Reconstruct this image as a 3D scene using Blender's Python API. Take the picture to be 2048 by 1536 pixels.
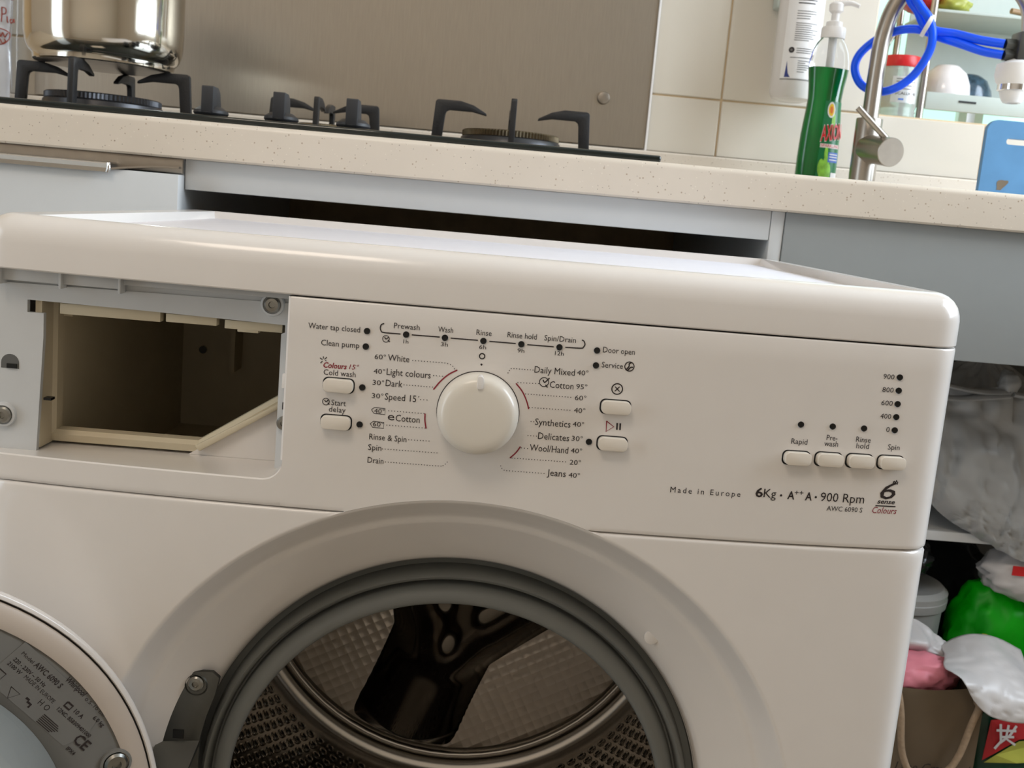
import bpy, bmesh, math, random
from mathutils import Vector, Matrix, noise
random.seed(7)
PI = math.pi
for o in list(bpy.data.objects):
    bpy.data.objects.remove(o, do_unlink=True)
scene = bpy.context.scene
COL = scene.collection

# ------------------------------------------------------------------ camera
FOCAL_PX, PITCH, YAW, ROLL = 2134.0, math.radians(9.38), math.radians(1.82), math.radians(5.02)
CAM = Vector((0.0, -0.650, 0.8795))
fwd = Vector((math.sin(YAW)*math.cos(PITCH), math.cos(YAW)*math.cos(PITCH), -math.sin(PITCH)))
right = Vector((math.cos(YAW), -math.sin(YAW), 0.0))
down = fwd.cross(right)
ax = math.cos(ROLL)*right - math.sin(ROLL)*down
ay = -(math.sin(ROLL)*right + math.cos(ROLL)*down)
cd = bpy.data.cameras.new('camera')
cd.sensor_fit = 'HORIZONTAL'; cd.sensor_width = 36.0; cd.lens = FOCAL_PX/2048.0*36.0
cd.clip_start = 0.02; cd.clip_end = 50
cd.dof.use_dof = True; cd.dof.focus_distance = 0.70; cd.dof.aperture_fstop = 22.0
cam = bpy.data.objects.new('camera', cd); COL.objects.link(cam)
cam.matrix_world = Matrix(((ax.x, ay.x, -fwd.x, CAM.x), (ax.y, ay.y, -fwd.y, CAM.y), (ax.z, ay.z, -fwd.z, CAM.z), (0, 0, 0, 1)))
scene.camera = cam

# ------------------------------------------------------------------ world, lights, exposure
world = bpy.data.worlds.new('world'); scene.world = world; world.use_nodes = True
bg = world.node_tree.nodes['Background']
bg.inputs[0].default_value = (0.80, 0.91, 1.0, 1); bg.inputs[1].default_value = 2.2
def area(name, loc, target, sx, sy, power, colr):
    l = bpy.data.lights.new(name, 'AREA'); l.shape = 'RECTANGLE'; l.size = sx; l.size_y = sy
    l.energy = power; l.color = colr
    o = bpy.data.objects.new(name, l); COL.objects.link(o); o.location = loc
    o.rotation_euler = (Vector(target)-Vector(loc)).to_track_quat('-Z', 'Y').to_euler()
    return o
# daylight through the window in the right-hand wall and the balcony doorway on the left, and the ceiling lamp
area('window_daylight', (1.66, 0.22, 1.62), (0.0, 0.22, 1.1), 1.15, 1.15, 43, (0.76, 0.87, 1.0))
area('balcony_daylight', (-2.26, -0.75, 1.15), (0.0, -0.55, 0.75), 0.85, 1.9, 7.8, (0.76, 0.88, 1.0))
area('ceiling_lamp_light', (-0.55, -1.00, 2.37), (-0.55, -1.00, 0.0), 0.62, 0.62, 7, (1.0, 0.84, 0.69))
scene.view_settings.view_transform = 'Standard'
scene.view_settings.look = 'None'
scene.view_settings.exposure = 0.0
scene.view_settings.gamma = 1.0
scene.view_settings.use_curve_mapping = False

# ------------------------------------------------------------------ materials
def lin(c):
    return tuple(((v/255.0)/12.92 if v <= 10 else (((v/255.0)+0.055)/1.055)**2.4) for v in c)
def mat(name, rgb, rough=0.5, metal=0.0, coat=0.0, var=0.04, vscale=40.0, bump=0.0, bscale=200.0, trans=0.0, ior=1.45, alpha=1.0, emit=None, estr=0.0, stretch=None, sss=0.0, spec=0.5):
    m = bpy.data.materials.new(name); m.use_nodes = True
    nt = m.node_tree; b = nt.nodes['Principled BSDF']
    c = lin(rgb)
    b.inputs['Roughness'].default_value = rough; b.inputs['Metallic'].default_value = metal
    b.inputs['IOR'].default_value = ior; b.inputs['Alpha'].default_value = alpha
    b.inputs['Transmission Weight'].default_value = trans
    b.inputs['Coat Weight'].default_value = coat; b.inputs['Coat Roughness'].default_value = 0.08
    b.inputs['Specular IOR Level'].default_value = spec
    if sss:
        b.inputs['Subsurface Weight'].default_value = sss; b.inputs['Subsurface Radius'].default_value = (0.01, 0.01, 0.01)
    tc = nt.nodes.new('ShaderNodeTexCoord'); mp = nt.nodes.new('ShaderNodeMapping')
    nt.links.new(tc.outputs['Object'], mp.inputs['Vector'])
    if stretch: mp.inputs['Scale'].default_value = stretch
    n = nt.nodes.new('ShaderNodeTexNoise'); n.inputs['Scale'].default_value = vscale; n.inputs['Detail'].default_value = 3
    nt.links.new(mp.outputs[0], n.inputs['Vector'])
    r = nt.nodes.new('ShaderNodeValToRGB')
    r.color_ramp.elements[0].position = 0.3; r.color_ramp.elements[1].position = 0.7
    r.color_ramp.elements[0].color = (*[v*(1-var) for v in c], 1); r.color_ramp.elements[1].color = (*[min(1, v*(1+var)) for v in c], 1)
    nt.links.new(n.outputs[0], r.inputs[0]); nt.links.new(r.outputs[0], b.inputs['Base Color'])
    if bump:
        n2 = nt.nodes.new('ShaderNodeTexNoise'); n2.inputs['Scale'].default_value = bscale
        nt.links.new(mp.outputs[0], n2.inputs['Vector'])
        bp = nt.nodes.new('ShaderNodeBump'); bp.inputs['Strength'].default_value = bump; bp.inputs['Distance'].default_value = 0.002
        nt.links.new(n2.outputs[0], bp.inputs['Height']); nt.links.new(bp.outputs[0], b.inputs['Normal'])
    if emit:
        b.inputs['Emission Color'].default_value = (*lin(emit), 1); b.inputs['Emission Strength'].default_value = estr
    return m
M = {}
M['washer'] = mat('washer_white_plastic', (228, 222, 216), 0.20, coat=0.3, var=0.01)
M['lid_board'] = mat('lid_board_white', (236, 234, 240), 0.38, var=0.015, vscale=25, stretch=(1, 6, 1))
M['frame_plastic'] = mat('drawer_frame_grey_plastic', (205, 207, 208), 0.45, var=0.02)
M['beige'] = mat('aged_beige_plastic', (206, 194, 168), 0.42, var=0.05, vscale=12)
M['knob'] = mat('knob_plastic', (226, 219, 207), 0.3, coat=0.3, var=0.01)
M['button'] = mat('button_plastic', (228, 219, 206), 0.32, coat=0.2, var=0.01)
M['ink'] = mat('print_dark', (45, 36, 34), 0.6, var=0.02)
M['maroon'] = mat('print_maroon', (140, 32, 48), 0.6, var=0.02)
M['black'] = mat('black_plastic', (14, 14, 14), 0.4, var=0.05)
M['led'] = mat('indicator_dark', (20, 19, 18), 0.3, var=0.05)
M['rubber'] = mat('grey_rubber', (108, 109, 105), 0.5, var=0.04, vscale=15)
M['screw'] = mat('zinc_screw', (150, 148, 142), 0.3, 1.0)
M['drum'] = mat('drum_stainless', (200, 194, 186), 0.24, 1.0, var=0.06, vscale=9)
M['drum_dark'] = mat('drum_polished_dark', (84, 78, 70), 0.10, 1.0, var=0.05, vscale=6)
M['drum_rim'] = mat('drum_hole_rim', (226, 220, 212), 0.16, 1.0)
M['hole'] = mat('drum_hole', (10, 9, 8), 0.6)
M['hinge'] = mat('hinge_steel', (92, 92, 88), 0.42, 0.85, var=0.1, vscale=30)
M['door_in'] = mat('door_inner_plastic', (192, 178, 164), 0.4, var=0.02)
M['door_label'] = mat('door_label_grey', (118, 116, 111), 0.5, var=0.03)
M['steel'] = mat('faucet_brushed_steel', (168, 160, 150), 0.32, 1.0, var=0.05, vscale=60)
M['pot'] = mat('pot_polished_steel', (205, 198, 184), 0.10, 1.0, var=0.03, vscale=8)
M['chrome'] = mat('chrome', (225, 225, 225), 0.08, 1.0, var=0.02)
M['iron'] = mat('black_enamel_iron', (38, 37, 37), 0.45, var=0.12, vscale=90, bump=0.15, bscale=400)
M['glass_black'] = mat('hob_black_glass', (10, 22, 20), 0.06, coat=0.5, var=0.05)
M['burner'] = mat('burner_alloy', (70, 70, 72), 0.34, 0.8, var=0.12, vscale=60)
M['brass'] = mat('burner_ring_brass', (88, 76, 56), 0.45, 0.7, var=0.25, vscale=120)
M['hobknob'] = mat('hob_knob_black', (52, 52, 54), 0.5, var=0.04)
M['cab'] = mat('cabinet_white_laminate', (206, 208, 208), 0.3, var=0.01)
M['sinkfront'] = mat('white_laminate_dimmed', (154, 159, 160), 0.3, var=0.01)  # white laminate, dimmer light at the sink end painted in as grey
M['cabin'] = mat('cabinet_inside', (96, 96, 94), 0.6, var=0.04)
M['tile'] = mat('cream_glazed_tile', (214, 205, 190), 0.16, coat=0.3, var=0.012, vscale=8)
M['grout'] = mat('beige_grout', (214, 190, 154), 0.9, var=0.1)
M['wallpaint'] = mat('wall_paint', (206, 194, 180), 0.8, var=0.02)
M['floor'] = mat('floor_tile', (150, 138, 122), 0.4, var=0.08, vscale=6)
M['ceil'] = mat('ceiling_paint', (232, 228, 220), 0.85, var=0.01)
M['white'] = mat('white_plastic', (236, 232, 228), 0.35, var=0.01)
M['red'] = mat('red_plastic', (190, 30, 32), 0.35, var=0.03)
M['bluehose'] = mat('blue_tubing', (0, 88, 255), 0.34, var=0.02)
M['blueboard'] = mat('blue_board', (84, 134, 176), 0.5, var=0.08, vscale=25)
M['stain'] = mat('brown_stain', (112, 98, 80), 0.7, var=0.2)
M['clear'] = mat('clear_plastic', (246, 248, 250), 0.06, trans=1.0, ior=1.2, var=0.0)
M['clearglass'] = mat('clear_glass', (240, 248, 246), 0.03, trans=1.0, ior=1.25, var=0.0)
M['jarglass'] = mat('jar_glass', (206, 212, 206), 0.08, trans=0.55, ior=1.3, var=0.05)
M['soap'] = mat('green_soap', (0, 112, 44), 0.10, coat=0.4, var=0.45, vscale=60, stretch=(1.5, 1.5, .12), trans=0.15, sss=0.2)
M['soaplabel'] = mat('green_label', (20, 112, 62), 0.3, var=0.05)
M['lime'] = mat('lime_print', (140, 200, 70), 0.4, var=0.25, vscale=120)
M['yellow'] = mat('yellow_print', (238, 196, 40), 0.4)
M['redink'] = mat('red_print', (205, 36, 40), 0.4)
M['navy'] = mat('navy_print', (38, 48, 120), 0.4)
M['blueprint'] = mat('blue_print', (70, 110, 190), 0.4)
M['greyprint'] = mat('grey_print', (110, 106, 102), 0.6)
M['cartridge'] = mat('cartridge_white', (222, 216, 210), 0.25, coat=0.3, var=0.01)
M['paper'] = mat('brown_kraft_paper', (104, 88, 68), 0.75, var=0.10, vscale=14, bump=0.3, bscale=35)
M['rope'] = mat('paper_rope', (158, 134, 108), 0.8, var=0.15, vscale=200, bump=0.4, bscale=300)
M['bag'] = mat('thin_white_plastic_bag', (206, 202, 200), 0.35, var=0.05, vscale=12, sss=0.15)
M['greybag'] = mat('cloudy_plastic_bag', (166, 166, 164), 0.35, var=0.10, vscale=9, bump=0.25, bscale=30)
M['pink'] = mat('pink_plastic_bag', (226, 134, 146), 0.5, var=0.05, vscale=20)
M['green'] = mat('bright_green_bag', (0, 150, 4), 0.4, var=0.12, spec=0.3, vscale=14, bump=0.2, bscale=40)
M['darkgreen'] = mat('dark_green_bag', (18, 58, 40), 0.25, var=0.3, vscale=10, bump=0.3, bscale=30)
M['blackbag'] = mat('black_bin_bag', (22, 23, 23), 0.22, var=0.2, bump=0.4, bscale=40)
M['bluebag'] = mat('blue_bag', (24, 80, 180), 0.4, var=0.1)
M['greybucket'] = mat('grey_bucket', (150, 150, 146), 0.45, var=0.05)
M['packet_red'] = mat('packet_red', (170, 30, 36), 0.35, var=0.08)
M['packet_yellow'] = mat('packet_yellow', (172, 174, 74), 0.35, var=0.2, vscale=30)
M['ceramic'] = mat('white_ceramic', (232, 224, 220), 0.12, coat=0.5, var=0.01)
M['patterned'] = mat('dark_blue_glaze', (50, 70, 84), 0.2, coat=0.3, var=0.5, vscale=120)
M['handle_wood'] = mat('wood_handle', (150, 120, 84), 0.5, var=0.15, vscale=30, stretch=(1, 8, 8))
M['film'] = mat('bag_film', (214, 212, 212), 0.22, trans=0.35, var=0.06, vscale=20, bump=0.3, bscale=60)
M['redpen'] = mat('red_marker', (140, 62, 48), 0.7)
M['frost'] = mat('frosted_pane_daylight', (206, 236, 230), 0.5, var=0.02, emit=(196, 240, 232), estr=0.9)
M['traygreen'] = mat('pale_grey_tray', (188, 196, 188), 0.35, var=0.02)
M['lampglow'] = mat('lamp_diffuser', (255, 244, 228), 0.5, emit=(255, 240, 220), estr=3)
M['window_glass'] = mat('window_glass', (245, 250, 250), 0.02, trans=1.0, ior=1.05, var=0.0)

# speckled solid-surface worktop
m = mat('worktop_speckled', (218, 206, 190), 0.3, var=0.02, vscale=20, coat=0.1); M['worktop'] = m
nt = m.node_tree; b = nt.nodes['Principled BSDF']; base = b.inputs['Base Color'].links[0].from_socket
tcn = [n for n in nt.nodes if n.type == 'TEX_COORD'][0]
prev = base
for sc_, lo, hi, colr in ((300, 0.0, 0.14, (176, 156, 134)), (420, 0.0, 0.08, (128, 112, 98)), (380, 0.0, 0.10, (232, 222, 206))):
    v = nt.nodes.new('ShaderNodeTexVoronoi'); v.inputs['Scale'].default_value = sc_; v.inputs['Randomness'].default_value = 1
    mpn = nt.nodes.new('ShaderNodeMapping'); mpn.inputs['Location'].default_value = (sc_, 3.1, 7.7)
    nt.links.new(tcn.outputs['Object'], mpn.inputs['Vector']); nt.links.new(mpn.outputs[0], v.inputs['Vector'])
    # only some of the cells carry a grain
    sep = nt.nodes.new('ShaderNodeSeparateColor'); nt.links.new(v.outputs['Color'], sep.inputs[0])
    lt = nt.nodes.new('ShaderNodeMath'); lt.operation = 'LESS_THAN'; lt.inputs[1].default_value = hi+0.10
    nt.links.new(v.outputs['Distance'], lt.inputs[0])
    l2 = nt.nodes.new('ShaderNodeMath'); l2.operation = 'LESS_THAN'; l2.inputs[1].default_value = 0.10
    nt.links.new(sep.outputs[0], l2.inputs[0])
    mu = nt.nodes.new('ShaderNodeMath'); mu.operation = 'MULTIPLY'
    nt.links.new(lt.outputs[0], mu.inputs[0]); nt.links.new(l2.outputs[0], mu.inputs[1])
    mx = nt.nodes.new('ShaderNodeMixRGB'); mx.inputs[2].default_value = (*lin(colr), 1)
    nt.links.new(mu.outputs[0], mx.inputs[0]); nt.links.new(prev, mx.inputs[1]); prev = mx.outputs[0]
nt.links.new(prev, b.inputs['Base Color'])

# brushed stainless splashback (fine vertical grain)
m = mat('brushed_splashback_steel', (172, 164, 152), 0.30, 1.0, var=0.05, vscale=30, stretch=(40, 1, 1)); M['splash'] = m
nt = m.node_tree; b = nt.nodes['Principled BSDF']
b.inputs['Anisotropic'].default_value = 0.55
# drum back panel: dimpled steel
def dotted(name, rgb, rough, scale, strength, dist):
    m = mat(name, rgb, rough, 1.0, var=0.06, vscale=8); nt = m.node_tree; b = nt.nodes['Principled BSDF']
    tcn = [n for n in nt.nodes if n.type == 'TEX_COORD'][0]
    v = nt.nodes.new('ShaderNodeTexVoronoi'); v.inputs['Scale'].default_value = scale; v.inputs['Randomness'].default_value = 0.0
    mp = nt.nodes.new('ShaderNodeMapping'); mp.inputs['Rotation'].default_value = (0, math.radians(28), 0)
    nt.links.new(tcn.outputs['Object'], mp.inputs['Vector']); nt.links.new(mp.outputs[0], v.inputs['Vector'])
    bp = nt.nodes.new('ShaderNodeBump'); bp.inputs['Strength'].default_value = strength; bp.inputs['Distance'].default_value = dist
    nt.links.new(v.outputs['Distance'], bp.inputs['Height']); nt.links.new(bp.outputs[0], b.inputs['Normal'])
    return m
M['petal'] = dotted('drum_dimpled_steel', (228, 218, 206), 0.38, 100, 0.5, 0.0035)

# ------------------------------------------------------------------ helpers
def link(o, parent=None):
    COL.objects.link(o)
    if parent is not None:
        o.parent = parent
        o.matrix_parent_inverse = Matrix.Translation(Vector(parent.get('base', (0, 0, 0)))).inverted()
    return o
def tag(o, label, cat, group=None):
    o['label'] = label; o['category'] = cat
    if group: o['group'] = group
    return o
def thing(name, label, cat, loc=(0, 0, 0), group=None):
    o = bpy.data.objects.new(name, None); COL.objects.link(o); o.location = loc; o['base'] = tuple(float(v) for v in loc)
    o.empty_display_size = 0.05
    return tag(o, label, cat, group)
def mesh(name, verts, faces, m, parent=None, smooth=False, merge=0.0, auto=None, kind=None, label=None):
    me = bpy.data.meshes.new(name); me.from_pydata([tuple(v) for v in verts], [], faces)
    bm = bmesh.new(); bm.from_mesh(me)
    if merge: bmesh.ops.remove_doubles(bm, verts=bm.verts, dist=merge)
    bmesh.ops.recalc_face_normals(bm, faces=bm.faces)
    if auto is not None:
        for f in bm.faces: f.smooth = True
        a = math.radians(auto)
        for e in bm.edges:
            if len(e.link_faces) == 2 and e.calc_face_angle(0) > a: e.smooth = False
    elif smooth:
        for f in bm.faces: f.smooth = True
    bm.to_mesh(me); bm.free()
    if m is not None: me.materials.append(m)
    o = bpy.data.objects.new(name, me); link(o, parent)
    if kind: o['kind'] = kind
    if label: o['label'] = label
    return o
def flip_if(o): pass
def box(name, lo, hi, m, parent=None, bev=0.0, seg=2, kind=None, label=None):
    bm = bmesh.new()
    r = bmesh.ops.create_cube(bm, size=1.0)
    for v in bm.verts:
        v.co = Vector([(lo[i]+hi[i])/2 + v.co[i]*(hi[i]-lo[i]) for i in range(3)])
    if bev:
        bmesh.ops.bevel(bm, geom=list(bm.edges), offset=bev, segments=seg, affect='EDGES', profile=0.5)
        for f in bm.faces: f.smooth = True
        for e in bm.edges:
            if len(e.link_faces) == 2 and e.calc_face_angle(0) > 0.7: e.smooth = False
    me = bpy.data.meshes.new(name); bm.to_mesh(me); bm.free(); me.materials.append(m)
    o = bpy.data.objects.new(name, me); link(o, parent)
    if kind: o['kind'] = kind
    if label: o['label'] = label
    return o
def lathe(name, prof, m, parent=None, center=(0, 0, 0), axis='Z', seg=48, frame=None, caps=True, auto=35, sx=1.0, sy=1.0, kind=None, label=None, rot=0.0):
    """prof = [(radius, height)]; frame = (origin, e1, e2, axis) overrides center/axis"""
    if frame is None:
        c = Vector(center)
        e1, e2, e3 = {'Z': (Vector((1, 0, 0)), Vector((0, 1, 0)), Vector((0, 0, 1))), 'Y': (Vector((1, 0, 0)), Vector((0, 0, 1)), Vector((0, 1, 0))), 'X': (Vector((0, 1, 0)), Vector((0, 0, 1)), Vector((1, 0, 0)))}[axis]
    else:
        c, e1, e2, e3 = [Vector(v) for v in frame]
    V, F = [], []
    for r, h in prof:
        for k in range(seg):
            a = 2*PI*k/seg+rot
            V.append(c + e1*(r*math.cos(a)*sx) + e2*(r*math.sin(a)*sy) + e3*h)
    n = len(prof)
    for i in range(n-1):
        for k in range(seg):
            F.append((i*seg+k, i*seg+(k+1) % seg, (i+1)*seg+(k+1) % seg, (i+1)*seg+k))
    if caps:
        if prof[0][0] > 1e-6: F.append(tuple(range(seg)))
        if prof[-1][0] > 1e-6: F.append(tuple((n-1)*seg+k for k in range(seg)))
    return mesh(name, V, F, m, parent, auto=auto, merge=1e-6, kind=kind, label=label)
def smooth_path(pts, n=8):
    P = [Vector(p) for p in pts]
    if len(P) < 3: return P
    Q = [2*P[0]-P[1]] + P + [2*P[-1]-P[-2]]
    out = []
    for i in range(1, len(Q)-2):
        a, b_, c, d = Q[i-1], Q[i], Q[i+1], Q[i+2]
        for k in range(n):
            t = k/n
            out.append(0.5*((2*b_)+(c-a)*t+(2*a-5*b_+4*c-d)*t*t+(3*b_-a-3*c+d)*t**3))
    out.append(P[-1]); return out
def tube_geo(pts, r, seg=12, V=None, F=None, flat=1.0, closed=False):
    V = [] if V is None else V; F = [] if F is None else F
    rr = r if callable(r) else (lambda t: r)
    N = len(pts); base = len(V); up = None
    for i, p in enumerate(pts):
        a = pts[max(0, i-1)]; c = pts[min(N-1, i+1)]
        if closed: a = pts[(i-1) % N]; c = pts[(i+1) % N]
        t = (c-a).normalized()
        if up is None:
            up = Vector((0, 0, 1)) if abs(t.z) < 0.9 else Vector((1, 0, 0))
        s = t.cross(up).normalized(); up = s.cross(t).normalized()
        R = rr(i/max(1, N-1))
        for k in range(seg):
            an = 2*PI*k/seg
            V.append(p + s*(R*math.cos(an)) + up*(R*flat*math.sin(an)))
    for i in range(N if closed else N-1):
        j = (i+1) % N
        for k in range(seg):
            F.append((base+i*seg+k, base+i*seg+(k+1) % seg, base+j*seg+(k+1) % seg, base+j*seg+k))
    if not closed:
        F.append(tuple(base+k for k in range(seg))); F.append(tuple(base+(N-1)*seg+k for k in range(seg)))
    return V, F
def tube(name, pts, r, m, parent=None, seg=12, n=8, flat=1.0, sm=True, label=None):
    P = smooth_path(pts, n) if sm else [Vector(p) for p in pts]
    V, F = tube_geo(P, r, seg, flat=flat)
    return mesh(name, V, F, m, parent, auto=50, label=label)
def prism(name, poly, m, parent, o, e1, e2, e3, t0, t1, bev=0.0, label=None):
    """polygon (a,b) in plane o+a*e1+b*e2 extruded along e3 from t0 to t1"""
    o, e1, e2, e3 = Vector(o), Vector(e1), Vector(e2), Vector(e3)
    n = len(poly)
    bm = bmesh.new()
    A = [bm.verts.new(o+e1*a+e2*b_+e3*t0) for a, b_ in poly]; B = [bm.verts.new(o+e1*a+e2*b_+e3*t1) for a, b_ in poly]
    bm.faces.new(A); bm.faces.new(B[::-1])
    for i in range(n): bm.faces.new((A[i], A[(i+1) % n], B[(i+1) % n], B[i]))
    bmesh.ops.recalc_face_normals(bm, faces=bm.faces)
    if bev:
        bmesh.ops.bevel(bm, geom=[e for e in bm.edges], offset=bev, segments=2, affect='EDGES', profile=0.5, clamp_overlap=True)
    for f in bm.faces: f.smooth = True
    for e in bm.edges:
        if len(e.link_faces) == 2 and e.calc_face_angle(0) > 0.6: e.smooth = False
    me = bpy.data.meshes.new(name); bm.to_mesh(me); bm.free(); me.materials.append(m)
    ob = bpy.data.objects.new(name, me); link(ob, parent)
    if label: ob['label'] = label
    return ob
def rounded_rect(w, h, r, seg=5):
    pts = []
    for cx, cy, a0 in ((w/2-r, h/2-r, 0), (-w/2+r, h/2-r, 90), (-w/2+r, -h/2+r, 180), (w/2-r, -h/2+r, 270)):
        for k in range(seg+1):
            a = math.radians(a0+90*k/seg); pts.append((cx+r*math.cos(a), cy+r*math.sin(a)))
    return pts
def text_mesh(s, bold=False, italic=False, spacing=1.0):
    cu = bpy.data.curves.new('glyphs', 'FONT'); cu.body = s; cu.size = 1.0; cu.resolution_u = 2
    cu.space_character = spacing
    cu.offset = 0.020 if bold else 0.0
    ob = bpy.data.objects.new('glyphs', cu); COL.objects.link(ob)
    bpy.context.view_layer.update()
    dg = bpy.context.evaluated_depsgraph_get()
    me = bpy.data.meshes.new_from_object(ob.evaluated_get(dg))
    V = [Vector((v.co.x + (0.21*v.co.y if italic else 0), v.co.y)) for v in me.vertices]
    F = [tuple(p.vertices) for p in me.polygons]
    bpy.data.objects.remove(ob, do_unlink=True); bpy.data.curves.remove(cu); bpy.data.meshes.remove(me)
    return V, F
CAPH = None
def caption(name, s, x0, z0, x1, cap, fn, m, parent, style=''):
    """lettering laid on a surface: fn(x, z) gives the 3-D point"""
    global CAPH
    if CAPH is None:
        v, f = text_mesh('H'); CAPH = max(p.y for p in v)
    V, F = text_mesh(s, 'b' in style, 'i' in style, 1.35 if 'w' in style else 1.0)
    lo = min(v.x for v in V); hi = max(v.x for v in V)
    sx = (x1-x0)/(hi-lo); sy = cap/CAPH
    return mesh(name, [fn(x0+(v.x-lo)*sx, z0+v.y*sy) for v in V], F, m, parent)
def catmull_grid(ctrl, nu, nv):
    rows = [smooth_path(r, nu) for r in ctrl]
    cols = [smooth_path([rows[j][i] for j in range(len(rows))], nv) for i in range(len(rows[0]))]
    return cols
def patch(name, ctrl, m, parent=None, nu=8, nv=8, amp=0.0, freq=20.0, thick=0.0, seed=0.0, label=None, sharp=2.0, aniso=(1, 1, 1)):
    """cloth-like surface through a grid of control points, with folds"""
    g = catmull_grid(ctrl, nu, nv); n, k = len(g), len(g[0])
    V, F = [], []
    for i in range(n):
        for j in range(k):
            p = g[i][j].copy()
            if amp:
                q = Vector((p.x*aniso[0], p.y*aniso[1], p.z*aniso[2]))*freq+Vector((seed, seed*1.7, seed*0.3))
                a = noise.noise(q); b_ = abs(noise.noise(q*1.9+Vector((9, 3, 5))))**(1/sharp)
                nrm = Vector((noise.noise(q*0.6+Vector((4, 1, 8))), -1.0, 0.4)).normalized()
                p = p+nrm*amp*(a*0.7+b_*0.7)
            V.append(p)
    for i in range(n-1):
        for j in range(k-1): F.append((i*k+j, (i+1)*k+j, (i+1)*k+j+1, i*k+j+1))
    o = mesh(name, V, F, m, parent, smooth=True, label=label)
    if thick:
        md = o.modifiers.new('thickness', 'SOLIDIFY'); md.thickness = thick; md.offset = 0
    return o
def crumpled(name, center, rad, m, parent=None, amp=0.18, freq=2.2, seed=0.0, sub=4, label=None, fn=None, ridges=0.5):
    bm = bmesh.new(); bmesh.ops.create_icosphere(bm, subdivisions=sub, radius=1.0)
    c = Vector(center)
    for v in bm.verts:
        d = v.co.normalized(); q = d*freq+Vector((seed, seed*2.3, -seed))
        k = 1+amp*noise.noise(q)+amp*ridges*(0.5-abs(noise.noise(q*2.3)))*2+amp*0.35*noise.noise(q*5)
        p = Vector((d.x*rad[0], d.y*rad[1], d.z*rad[2]))*k
        if fn: p = fn(p)
        v.co = c+p
    for f in bm.faces: f.smooth = True
    me = bpy.data.meshes.new(name); bm.to_mesh(me); bm.free(); me.materials.append(m)
    o = bpy.data.objects.new(name, me); link(o, parent)
    if label: o['label'] = label
    return o
def copy_of(o, parent, delta=(0, 0, 0), name=None):
    c = o.copy(); COL.objects.link(c); c.parent = parent
    c.matrix_parent_inverse = o.matrix_parent_inverse.copy()
    c.location = o.location+Vector(delta)
    return c
def screw_head(name, c, r, parent, e1=(1, 0, 0), e2=(0, 0, 1), n=(0, -1, 0)):
    s = lathe(name, [(r*1.0, 0), (r*1.0, r*0.35), (r*0.8, r*0.55), (r*0.42, r*0.6), (r*0.36, r*0.3), (0, r*0.3)], M['screw'], parent, frame=(c, e1, e2, n), seg=20, label='zinc screw head')
    return s

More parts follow.
